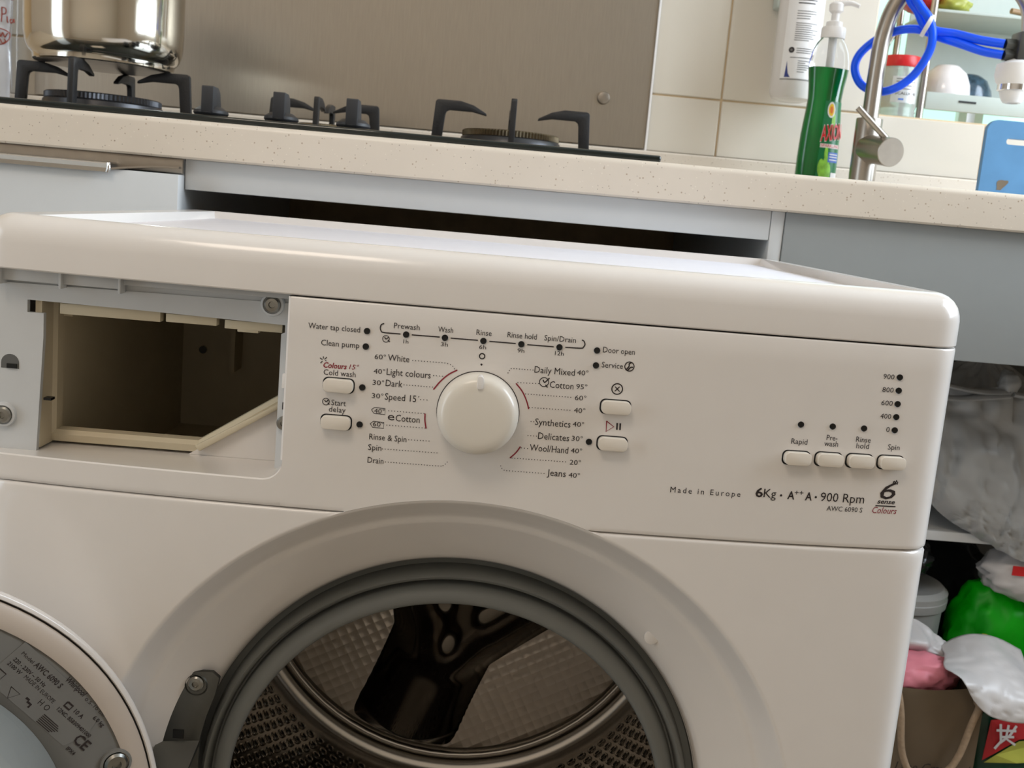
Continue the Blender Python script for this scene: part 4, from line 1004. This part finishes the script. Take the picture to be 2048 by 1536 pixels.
tube('pump_spout', [(bx-.004, by, zt+.2600), (bx+.010, by-.004, zt+.2622), (bx+.020, by-.007, zt+.2620), (bx+.029, by-.010, zt+.2585)], lambda t: .0046-.0018*t, M['white'], bot, seg=12)
def brad(h):
    for (r0, h0), (r1, h1) in zip(BP, BP[1:]):
        if h0 <= h <= h1: return r0+(r1-r0)*(h-h0)/max(1e-6, h1-h0)
    return BP[-1][0]
def on_bottle(u, h, off=.0003):
    """u = angle around the bottle (0 = towards the viewer, + to the right), h = height above the worktop"""
    q = max(-.999, min(.999, -.32+.78*u)); r = brad(h)
    return Vector((bx, by, CT1+h))+be1*((r+off)*q)-be2*(r*.62*math.sqrt(1-q*q)+off)
def bpatch(name, u0, u1, h0, h1, m, off=.0003, k=12, shape=None, parent=None):
    V, F = [], []
    for j in range(k+1):
        for i in range(k+1):
            h = h0+(h1-h0)*j/k; a0, a1 = (shape(j/k) if shape else (u0, u1)); V.append(on_bottle(a0+(a1-a0)*i/k, h, off))
    for j in range(k):
        for i in range(k): F.append((j*(k+1)+i, j*(k+1)+i+1, (j+1)*(k+1)+i+1, (j+1)*(k+1)+i))
    return mesh(name, V, F, m, parent or bot, smooth=True)
lb = bpatch('front_label', 0, 0, .006, .128, M['soaplabel'], shape=lambda t: (.02+.10*t, 1.62))
bpatch('label_print', 1.05, 1.55, .008, .030, M['white'], .0006, parent=lb)
for u, h, r, m_ in ((.62, .0, .0, M['lime']),):
    pass
def bdisc(u, h, ru, rh, m, off, k=18):
    V = [on_bottle(u+ru*math.cos(2*PI*i/k), h+rh*math.sin(2*PI*i/k), off) for i in range(k)]
    mesh('label_print', V, [tuple(range(k))], m, lb)
for u, h, ru, rh in ((.30, .036, .20, .012), (.62, .040, .22, .014), (.42, .020, .22, .012), (.80, .030, .2, .012), (.30, .012, .2, .008), (.55, .056, .12, .010), (.85, .10, .14, .014)): bdisc(u, h, ru, rh, M['lime'], .0006)
bdisc(.62, .116, .30, .0110, M['white'], .0007); bdisc(.62, .116, .22, .0085, M['yellow'], .0009); bdisc(.62, .116, .12, .0050, mat('orange_print', (226, 120, 40), .4), .0011)
bpatch('label_print', .70, 1.45, .044, .058, M['blueprint'], .0007, parent=lb)
for h in (.0475, .0515, .055): bpatch('label_print', .78, 1.4, h-.0006, h+.0006, M['white'], .0009, k=4, parent=lb)
bpatch('label_print', .10, 1.45, .0635, .0690, M['white'], .0006, parent=lb)
caption('label_lettering', 'AXION', .05, .0725, 1.60, .0225, lambda u, h: on_bottle(u, h+.004*(u-.4), .0010), M['white'], lb, 'b')
caption('label_lettering', 'AXION', .07, .0735, 1.58, .0205, lambda u, h: on_bottle(u, h+.004*(u-.4), .0016), M['redink'], lb, 'b')
caption('label_lettering', 'SPARKLING', .14, .0645, 1.45, .0040, lambda u, h: on_bottle(u, h, .0011), M['redink'], lb, '')
# ================================================================== wall-hung water filter cartridge
wf = thing('water_filter', 'white water filter cartridge clipped to the tiles behind the soap bottle', 'water filter', (.4305, .990, 1.07))
lathe('cartridge', [(0, .0), (.018, .0002), (.0285, .004), (.0325, .012), (.0328, .05), (.0328, .30), (.028, .312), (0, .314)], M['cartridge'], wf, center=(.4305, .990, 1.0702), seg=64, auto=40)
def on_cart(x, z, off=.0003):
    a = (x-.4305)/.0331; r = .0331+off
    return Vector((.4305+r*math.sin(a), .990-r*math.cos(a), z))
def cpatch(name, x0, x1, z0, z1, m, off=.0003, k=10, parent=None):
    V = [on_cart(x0+(x1-x0)*i/k, z0 if j == 0 else z1, off) for j in range(2) for i in range(k+1)]
    return mesh(name, V, [(i, i+1, k+2+i, k+1+i) for i in range(k)], m, parent or wf, smooth=True)
cl_ = cpatch('label', .402, .468, 1.1005, 1.375, M['white'])
random.seed(3)
zz_ = [1.2185, 1.2110, 1.2065, 1.1955, 1.1920, 1.1885, 1.1850, 1.1785, 1.1755, 1.1725, 1.1695, 1.1665, 1.1635, 1.1605, 1.1575, 1.1545, 1.1430, 1.1400, 1.1370, 1.1300, 1.1255, 1.1225, 1.1195, 1.1165, 1.1135, 1.1100]
for i, z in enumerate(zz_):
    x0 = .4170 if z > 1.146 else (.4220 if z > 1.135 else (.4140 if z > 1.128 else .4260)); x1 = .4460+random.uniform(-.010, .006)
    w_ = .00075 if i in (0, 1, 2) else .0005
    cpatch('text_line', x0, x1, z-w_, z+w_, M['ink'] if i < 3 else M['greyprint'], .0006, 8, cl_)
k = 20; mesh('approval_mark', [on_cart(.4150+.0042*math.cos(2*PI*i/k), 1.1405+.0042*math.sin(2*PI*i/k), .0006) for i in range(k)], [tuple(range(k))], M['ink'], cl_)
mesh('approval_mark', [on_cart(.4150+.0018*math.cos(2*PI*i/k), 1.1405+.0018*math.sin(2*PI*i/k), .0009) for i in range(k)], [tuple(range(k))], M['greyprint'], cl_)
mesh('blue_swoosh', [on_cart(x, z, .0006) for x, z in ((.4085, 1.1018), (.4170, 1.1018), (.4135, 1.1075), (.4115, 1.1170), (.4105, 1.1250))], [(0, 1, 2, 3, 4)], M['navy'], cl_)
cpatch('label_edge', .402, .466, 1.0985, 1.0995, M['greyprint'], .0004, 8, cl_)
clip = box('wall_clip', (.3960, 1.0000, 1.205), (.4120, 1.0300, 1.235), M['traygreen'], wf, .004, 3)
# ================================================================== tap with gooseneck spout
tap = thing('kitchen_tap', 'brushed steel kitchen tap with a side lever and gooseneck spout', 'tap', (.5065, .85, CT1))
lathe('tap_body', [(.0210, 0), (.0210, .004), (.0178, .006), (.0178, .103), (.0173, .1045), (.0115, .1045)], M['steel'], tap, center=(.5065, .85, CT1+.0003), seg=40)
tube('spout', [(.5065, .85, CT1+.10), (.5070, .85, 1.11), (.5095, .849, 1.155), (.5200, .846, 1.195), (.5440, .836, 1.228), (.5850, .818, 1.246), (.6330, .800, 1.236), (.6700, .788, 1.200), (.6795, .784, 1.160)], .0112, M['steel'], tap, seg=24, n=12)
ld = Vector((.011, -.058, -.007)); lo_ = Vector((.5080, .843, 1.0010))
lx = ld.normalized(); l1 = lx.cross(Vector((0, 0, 1))).normalized(); l2 = l1.cross(lx)
lever = lathe('lever_housing', [(.0190, 0), (.0190, ld.length*.985), (.0183, ld.length), (0, ld.length)], M['steel'], tap, frame=(lo_, l1, l2, lx), seg=48)
tube('lever', [(.5230, .800, 1.0060), (.4740, .806, 1.0500)], .0043, M['steel'], tap, seg=14, sm=False)
dv = box('diverter_valve', (.6600, .770, 1.122), (.6990, .798, 1.160), M['hinge'], tap, .003)
for z in (1.1440, 1.1300):
    lathe('compression_nut', [(.0075, 0), (.0075, .0135), (.0062, .0145)], M['hinge'], dv, frame=((.6475, .784, z), (0, 1, 0), (0, 0, 1), (1, 0, 0)), seg=6, auto=20)
lathe('aerator', [(.0075, .052), (.0075, .044), (.0250, .036), (.0262, .022), (.0235, .014), (.0205, .010)], M['white'], tap, center=(.6680, .784, 1.0830), seg=40, caps=False)
lathe('aerator_ring', [(.0206, .0105), (.0206, .0030), (.0180, .0020)], M['chrome'], tap, center=(.6680, .784, 1.0830), seg=40, caps=False)
lathe('nozzle', [(.0185, .006), (.0150, -.006), (.0115, -.012), (.0080, -.013), (.0062, -.006), (0, -.006)], M['white'], tap, center=(.6680, .784, 1.0830), seg=36, auto=30)
# ================================================================== blue water tubing
HR = .0057
h1 = tube('water_tube', [(.5230, .832, 1.235), (.5310, .831, 1.2000), (.5440, .830, 1.1840), (.5556, .829, 1.1665), (.5720, .828, 1.1605), (.5950, .818, 1.1570), (.6200, .800, 1.1490), (.6470, .784, 1.1440)], HR, M['bluehose'], None, seg=14, n=10)
tag(h1, 'blue plastic water tube running down to the upper fitting of the tap valve', 'tube')
h2 = tube('water_tube', [(.6470, .784, 1.1300), (.6260, .797, 1.1345), (.6010, .812, 1.1440), (.5780, .832, 1.1540), (.5560, .843, 1.1630), (.5320, .855, 1.1620), (.5110, .8720, 1.1520), (.4900, .8760, 1.1310), (.4850, .8770, 1.1100), (.4960, .8740, 1.0890), (.5170, .8640, 1.0800), (.5370, .848, 1.0860), (.5550, .838, 1.1040), (.5640, .822, 1.1310), (.5630, .8155, 1.1530), (.5550, .8150, 1.1730), (.5440, .8170, 1.1860), (.5310, .8180, 1.2040), (.523, .819, 1.235)], HR, M['bluehose'], None, seg=14, n=10)
tag(h2, 'blue plastic water tube coiled in a loop around the tap spout', 'tube')
td = Vector((.86, -.25, -.38)).normalized(); t1 = td.cross(Vector((0, 1, 0))).normalized(); t2 = td.cross(t1)
tie = lathe('cable_tie', [(.0172, -.0028), (.0184, -.0024), (.0184, .0024), (.0172, .0028), (.0164, 0), (.0172, -.0028)], M['white'], None, frame=((.5590, .8280, 1.1660), t1, t2, td), seg=32, caps=False, sx=.78, sy=1.22)
tag(tie, 'white cable tie binding the blue tubes together', 'cable tie')
tie2 = lathe('cable_tie', [(.0062, -.0012), (.0070, -.0010), (.0070, .0010), (.0062, .0012)], M['white'], None, frame=((.5175, .8635, 1.0802), (0, 0, 1), Vector((.45, .9, 0)).normalized(), Vector((.9, -.45, .1)).normalized()), seg=20, caps=False)
tag(tie2, 'thin white clip round the bottom of the blue tube loop', 'cable tie')
# ================================================================== things on the sill of the sink recess
jx, jy = .6270, 1.095
jar = thing('glass_jar', 'ribbed glass jar with a red lid on the sill behind the tap', 'jar', (jx, jy, SILL))
lathe('jar_glass', [(0, .0003), (.029, .0003), (.0310, .003), (.0316, .006), (.0300, .009), (.0316, .012), (.0300, .015), (.0312, .019), (.0312, .066), (.0300, .070), (.0312, .074), (.0285, .080), (.0270, .083)], M['jarglass'], jar, center=(jx, jy, SILL), seg=48, auto=60)
lathe('jar_lid', [(.0295, .080), (.0300, .081), (.0300, .0955), (.0290, .0970), (0, .0970)], M['red'], jar, center=(jx, jy, SILL), seg=48)
def on_jar(x, z):
    a = (x-jx)/.0318; return Vector((jx+.0318*math.sin(a), jy-.0318*math.cos(a), z))
V = [on_jar(jx-.020+.044*i/10, SILL+(.024 if j == 0 else .064)) for j in range(2) for i in range(11)]
jl = mesh('jar_label', V, [(i, i+1, 12+i, 11+i) for i in range(10)], M['film'], jar, smooth=True)
def on_jar2(x, z): 
    p = on_jar(x, z); return p+(p-Vector((jx, jy, p.z))).normalized()*.0004
caption('label_lettering', 'SCALLION', jx-.014, SILL+.036, jx+.020, .0042, on_jar2, M['ink'], jl, '')
for z in (.045, .050, .056, .060): stroke_mesh('text_line', [(jx-.014+.03*i/6, SILL+z) for i in range(7)], .0007, M['greyprint'], jl, on_jar2)
stroke_mesh('text_line', [(jx-.008+.004*i, SILL+.029) for i in range(3)], .0012, M['blueprint'], jl, on_jar2)
# dish rack with two trays
dk = thing('dish_rack', 'steel two tier dish rack with pale trays on the sill', 'rack', (.80, 1.16, SILL))
for x, y in ((.6655, 1.090), (.6655, 1.235), (1.02, 1.090), (1.02, 1.235)):
    tube('rack_post', [(x, y, SILL+.0003), (x, y, 1.42)], .0055, M['steel'], dk, seg=16, sm=False)
tube('rack_brace', [(.6655, 1.235, 1.110), (.640, 1.235, 1.165), (.652, 1.235, 1.210), (.6655, 1.235, 1.235)], .003, M['steel'], dk, seg=10)
box('tray', (.672, 1.092, 1.1080), (1.012, 1.232, 1.1160), M['traygreen'], dk, .003)
box('tray_lip', (.672, 1.088, 1.0900), (1.012, 1.0925, 1.1175), M['traygreen'], dk, .002)
box('tray_slot', (.7250, 1.0868, 1.1045), (.7530, 1.0882, 1.1075), M['black'], dk)
box('tray', (.672, 1.092, 1.2400), (1.012, 1.232, 1.2450), M['traygreen'], dk, .002)
bp_ = [(a+.848, c+1.258) for a, c in rounded_rect(.338, .284, .022)]
prism('drip_panel', bp_, M['traygreen'], dk, (0, 0, 0), (1, 0, 0), (0, 0, 1), (0, 1, 0), 1.226, 1.230)
bw = lathe('bowl', [(.040, .0002), (.0398, .003), (.038, .020), (.031, .038), (.021, .047), (.018, .050), (.017, .050), (.016, .047), (0, .0470)], M['ceramic'], None, center=(.7190, 1.136, 1.1162), seg=64, auto=60)
tag(bw, 'white ceramic bowl turned upside down on the lower tray', 'bowl')
bw2 = lathe('bowl', [(.046, .0002), (.0460, .0025), (.0455, .004), (.042, .020), (.034, .036), (.024, .043), (.020, .045), (0, .0450)], M['patterned'], None, center=(.7700, 1.180, 1.1162), seg=64, auto=60)
tag(bw2, 'dark blue patterned bowl upside down beside the white bowl', 'bowl')
lathe('bowl_rim', [(.0462, .0003), (.0468, .002), (.0460, .0040)], M['ceramic'], bw2, center=(.7700, 1.180, 1.1162), seg=64, caps=False)
rc = crumpled('dish_cloth', (.668, 1.160, 1.2690), (.034, .040, .018), M['packet_red'], None, .25, 2.0, 4.0, 3)
tag(rc, 'dark red folded cloth on the upper rack tray', 'cloth')
yc = crumpled('snack_packet', (.715, 1.150, 1.2615), (.028, .036, .012), M['packet_yellow'], None, .2, 2.0, 9.0, 3)
tag(yc, 'yellow packet lying beside the red cloth on the upper tray', 'packet')
sp_ = thing('wooden_spatula', 'small wooden handled spatula lying on the upper rack tray', 'utensil', (.775, 1.11, 1.2452))
prism('blade', [(a+.770, c+.0) for a, c in rounded_rect(.050, .016, .0075)], M['handle_wood'], sp_, (0, 1.10, 1.2520), (1, 0, .12), (0, .3, 1), (0, 1, -.3), -.003, .003, bev=.001)
tube('handle', [(.792, 1.10, 1.2530), (.850, 1.11, 1.2500)], .0045, M['handle_wood'], sp_, seg=10, sm=False)
# ================================================================== blue chopping board at the sink
cbd = thing('chopping_board', 'blue plastic chopping board with rounded corners propped behind the sink edge', 'chopping board', (.70, .76, CT1))
bo, bi = rounded_rect(.150, .108, .014, 6), rounded_rect(.060, .0075, .0034, 6)
V, F = [], []; cxb, czb = .7045, CT1+.0542
hole = [(a-.018, c+.0280) for a, c in bi]; nn_ = len(bo)
for y in (.756, .764):
    V += [Vector((cxb+a, y, czb+c)) for a, c in bo]; V += [Vector((cxb+a, y, czb+c)) for a, c in hole]
for i in range(nn_):
    j = (i+1) % nn_
    F += [(i, j, nn_+j, nn_+i), (2*nn_+i, 2*nn_+j, 3*nn_+j, 3*nn_+i), (i, j, 2*nn_+j, 2*nn_+i), (nn_+i, nn_+j, 3*nn_+j, 3*nn_+i)]
mesh('board', V, F, M['blueboard'], cbd, auto=30)
random.seed(5)
mesh('brown_stain', [Vector((cxb-.046+.006*math.cos(a)*(1+.4*math.sin(3*a))+.004*math.sin(a), .7557, czb-.028+.009*math.sin(a)*(1+.3*math.cos(2*a)))) for a in [2*PI*k/20 for k in range(20)]], [tuple(range(20))], M['stain'], cbd)
prism('board_foot', [(a, c) for a, c in ((-.05, 0), (.05, 0), (.05, .004), (-.05, .004))], M['blueboard'], cbd, (cxb, .764, CT1+.0003), (1, 0, 0), (0, 0, 1), (0, 1, 0), -.001, .02)

# ================================================================== under the sink: bags
def q_sag(p): return p
# large cloudy bag, knotted, slumped over the shelf edge
kb2 = thing('knotted_bag', 'large cloudy plastic bag tied in a knot slumped on the cabinet shelf', 'bag', (.64, .66, .535))
def slump(p):
    z = p.z; th = math.atan2(p.y, p.x)
    k = 1+.18*max(0, -z/.11)
    if z > .02: k *= max(.13, 1-((z-.02)/.070))
    pl_ = .5+.5*math.sin(15*th+2.2*math.sin(3*th)+12*z)
    k *= 1+.16*(pl_**2-.4)*min(1, max(0, (z+.10)/.10))
    return Vector((p.x*k, p.y*k*(.8 if p.y < 0 else 1), z))
crumpled('bag_body', (.650, .705, .664), (.112, .075, .100), M['greybag'], kb2, .12, 2.6, 2.0, 5, fn=slump, ridges=1.3)
crumpled('bag_knot', (.6360, .6060, .7215), (.012, .011, .015), M['greybag'], kb2, .35, 2.0, 5.0, 3)
for pts in ([(.634, .606, .7120), (.605, .604, .7100), (.572, .606, .7125), (.540, .612, .7190)], [(.634, .604, .7080), (.605, .602, .7040), (.572, .604, .6990), (.535, .612, .7010)], [(.640, .606, .7110), (.670, .606, .7080), (.72, .62, .7030)]):
    tube('bag_ear', pts, lambda t: .0125*(1-.35*t), M['greybag'], kb2, seg=10, flat=.35)
patch('bag_front', [[(.520, .640, .706), (.570, .628, .708), (.635, .618, .712), (.690, .628, .708), (.75, .64, .705)], [(.520, .625, .680), (.565, .612, .682), (.635, .606, .684), (.700, .612, .68), (.76, .62, .68)], [(.522, .612, .640), (.568, .598, .640), (.635, .590, .640), (.705, .596, .64), (.77, .61, .64)], [(.536, .606, .600), (.578, .592, .598), (.640, .584, .595), (.708, .590, .59), (.77, .61, .59)], [(.562, .604, .568), (.598, .592, .562), (.648, .584, .556), (.710, .588, .55), (.77, .61, .55)], [(.592, .604, .546), (.622, .594, .538), (.660, .586, .528), (.712, .588, .52), (.765, .61, .525)], [(.624, .604, .528), (.645, .596, .520), (.674, .588, .510), (.715, .590, .50), (.76, .61, .51)]], M['greybag'], kb2, 9, 7, .028, 26, seed=3, aniso=(1.5, 1, .42))
# white carrier bag with red print, hanging at the back below the shelf
wb2 = thing('printed_bag', 'white plastic bag with a small red printed mark under the shelf', 'bag', (.72, .66, .40))
crumpled('bag_body', (.7300, .632, .4800), (.074, .048, .033), M['bag'], wb2, .14, 2.2, 8.0, 4, ridges=.8)
prism('red_mark', [(-.009, -.006), (.009, -.006), (.009, .006), (-.009, .006)], M['redink'], wb2, (.6800, .5905, .4945), (1, -.1, 0), (0, 0, 1), (0, 1, 0), -.0004, .0006)
# bright green bag
gb = crumpled('green_bag', (.6900, .645, .3820), (.058, .042, .078), M['green'], None, .16, 2.0, 3.3, 4, ridges=.9)
tag(gb, 'bright green plastic bag behind the paper bag', 'bag')
prism('bag_mark', [(0, 0), (.014, -.001), (.013, .009), (.001, .010)], M['yellow'], gb, (.6520, .6030, .3960), (1, .1, 0), (0, 0, 1), (0, 1, 0), -.0004, .0010)
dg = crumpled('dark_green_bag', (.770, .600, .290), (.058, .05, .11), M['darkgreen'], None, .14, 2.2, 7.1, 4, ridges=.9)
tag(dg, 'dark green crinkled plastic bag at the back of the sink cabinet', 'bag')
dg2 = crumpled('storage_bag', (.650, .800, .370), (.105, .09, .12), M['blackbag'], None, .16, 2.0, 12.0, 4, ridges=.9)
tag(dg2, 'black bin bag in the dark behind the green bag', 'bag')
bb = crumpled('blue_bag', (.7450, .655, .4080), (.038, .030, .028), M['bluebag'], None, .15, 2.0, 1.7, 3)
tag(bb, 'small blue plastic bag tucked beside the bright green bag', 'bag')
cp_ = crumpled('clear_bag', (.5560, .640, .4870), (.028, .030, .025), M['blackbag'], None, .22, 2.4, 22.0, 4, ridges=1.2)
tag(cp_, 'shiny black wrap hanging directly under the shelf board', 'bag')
# grey tub
tb = thing('plastic_tub', 'grey plastic tub with a rolled rim behind the paper bag', 'tub', (.565, .66, .098))
lathe('tub_wall', [(0, 0), (.050, 0), (.052, .004), (.062, .325), (.066, .328), (.067, .338), (.064, .342), (.060, .340), (.049, .008), (0, .008)], M['greybucket'], tb, center=(.5560, .660, .0983), seg=48)
lathe('tub_lid', [(.066, .336), (.0665, .346), (.060, .352), (.040, .350), (0, .350)], M['greybucket'], tb, center=(.5560, .660, .0983), seg=48)
# brown paper carrier bag with rope handles
PB0, PB1, PBY, PBT = .450, .611, .493, .384
pb = thing('paper_bag', 'brown kraft paper shopping bag with twisted rope handles', 'bag', (.53, .54, .098))
V, F = [], []; nx_, nz_ = 16, 20
for j in range(nz_+1):
    t = j/nz_; z = .0985+(PBT-.0985)*t
    ring = []
    for i in range(nx_+1):
        u = i/nx_; x = PB0+(PB1-PB0)*u; ring.append(Vector((x, PBY-.006*math.sin(PI*u)*t+.002*noise.noise(Vector((u*4, t*5, 1))), z-.006*math.sin(PI*u)*t)))
    for i in range(1, 7): ring.append(Vector((PB1-.012*t*math.sin(PI*i/6), PBY+.095*i/6, z)))
    for i in range(1, nx_+1): ring.append(Vector((PB1-(PB1-PB0)*i/nx_, PBY+.095, z)))
    for i in range(1, 6): ring.append(Vector((PB0+.010*t*math.sin(PI*i/6), PBY+.095-.095*i/6, z)))
    V += ring; n_ = len(ring)
for j in range(nz_):
    for i in range(n_): F.append((j*n_+i, j*n_+(i+1) % n_, (j+1)*n_+(i+1) % n_, (j+1)*n_+i))
F.append(tuple(range(n_)))
mesh('bag_paper', V, F, M['paper'], pb, auto=50)
for y in (PBY-.009,):
    tube('rope_handle', [(.5055, y+.005, .3740), (.5065, y-.002, .3700), (.5110, y-.005, .3470), (.5150, y-.006, .3170), (.5200, y-.006, .2990), (.5300, y-.007, .2820), (.5510, y-.008, .2740), (.5720, y-.008, .2860), (.5840, y-.007, .3070), (.5930, y-.005, .3420), (.6000, y-.002, .3630), (.6005, y+.005, .3670)], .0040, M['rope'], pb, seg=10)
caption('lettering', 'Lane Crawford', .5150, .2790, .6030, .0105, lambda a, c: Vector((a, PBY-.0092, c)), M['ink'], pb, 'i')
# pink bag inside it and the white bag spilling over its rim
pk = crumpled('pink_bag', (.5440, .535, .3780), (.048, .030, .0215), M['pink'], None, .20, 2.2, 6.0, 4, ridges=.8)
tag(pk, 'pink plastic bag stuffed in the top of the paper bag', 'bag')
wo = thing('white_plastic_bag', 'thin white plastic bag spilling over the rim of the paper bag', 'bag', (.58, .54, .33))
patch('bag_fold', [
    [(.586, .570, .400), (.609, .570, .414), (.633, .570, .418), (.658, .570, .414), (.685, .570, .402)],
    [(.577, .540, .399), (.600, .540, .408), (.626, .540, .413), (.651, .540, .406), (.678, .540, .392)],
    [(.562, .500, .401), (.586, .500, .403), (.612, .500, .405), (.639, .500, .398), (.666, .500, .388)],
    [(.560, .475, .406), (.581, .475, .399), (.608, .475, .392), (.635, .475, .385), (.660, .475, .381)],
    [(.569, .468, .400), (.587, .468, .385), (.610, .468, .374), (.637, .468, .370), (.660, .468, .369)],
    [(.584, .468, .378), (.598, .468, .364), (.618, .468, .357), (.640, .468, .355), (.659, .468, .357)]], M['bag'], wo, 9, 9, .008, 26, seed=7, thick=.0006)
patch('bag_bunch', [
    [(.500, .585, .440), (.536, .580, .428), (.555, .580, .427), (.576, .580, .413), (.600, .580, .399)],
    [(.500, .560, .415), (.530, .555, .409), (.548, .555, .407), (.567, .555, .399), (.588, .555, .396)],
    [(.500, .560, .392), (.527, .562, .390), (.545, .562, .390), (.564, .560, .390), (.584, .552, .392)]], M['bag'], wo, 9, 9, .012, 34, seed=2)
# snack packet in the corner
pkt = thing('snack_packet', 'red green and yellow snack packet standing beside the paper bag', 'packet', (.665, .51, .098))
V, F = [], []
for sd in (-1, 1):
    for j in range(13):
        for i in range(11):
            u, v = i/10, j/12; V.append(Vector(((.622+.125*u), .520+sd*.020*(math.sin(PI*u)*math.sin(PI*v))**.5+.001*math.sin(u*20), .0985+.2530*v)))
for sd in range(2):
    for j in range(12):
        for i in range(10): a = sd*143+j*11+i; F.append((a, a+1, a+12, a+11))
pm = mesh('packet_film', V, F, M['darkgreen'], pkt, smooth=True)
def on_packet(x, z): 
    u = min(1, max(0, (x-.622)/.125)); v = min(1, max(0, (z-.0985)/.253))
    return Vector((x, .520-.020*(math.sin(PI*u)*math.sin(PI*v))**.5-.0012, z))
def pprint(poly, m, off=0.0):
    mesh('packet_print', [on_packet(*p)+Vector((0, -off, 0)) for p in poly], [tuple(range(len(poly)))], m, pm)
pprint([(.628, .286), (.632, .336), (.665, .344), (.72, .346), (.72, .326), (.665, .318), (.640, .298)], M['packet_red'], .004)
pprint([(.630, .284), (.641, .296), (.665, .316), (.72, .324), (.72, .296), (.665, .290)], M['packet_yellow'], .004)
pprint([(.630, .272), (.660, .278), (.72, .284), (.72, .250), (.630, .245)], M['packet_yellow'], .004)
for pts in ([(.642, .334), (.644, .314), (.638, .304)], [(.638, .326), (.660, .328)], [(.651, .334), (.649, .318), (.660, .312)], [(.660, .334), (.653, .322), (.643, .312)], [(.644, .319), (.658, .321)]):
    stroke_mesh('packet_print', pts, .0014, M['bag'], pm, lambda a, c: on_packet(a, c)+Vector((0, -.006, 0)))
stroke_mesh('packet_print', [(.655, .280), (.657, .268), (.650, .260)], .0022, M['packet_red'], pm, lambda a, c: on_packet(a, c)+Vector((0, -.006, 0)))
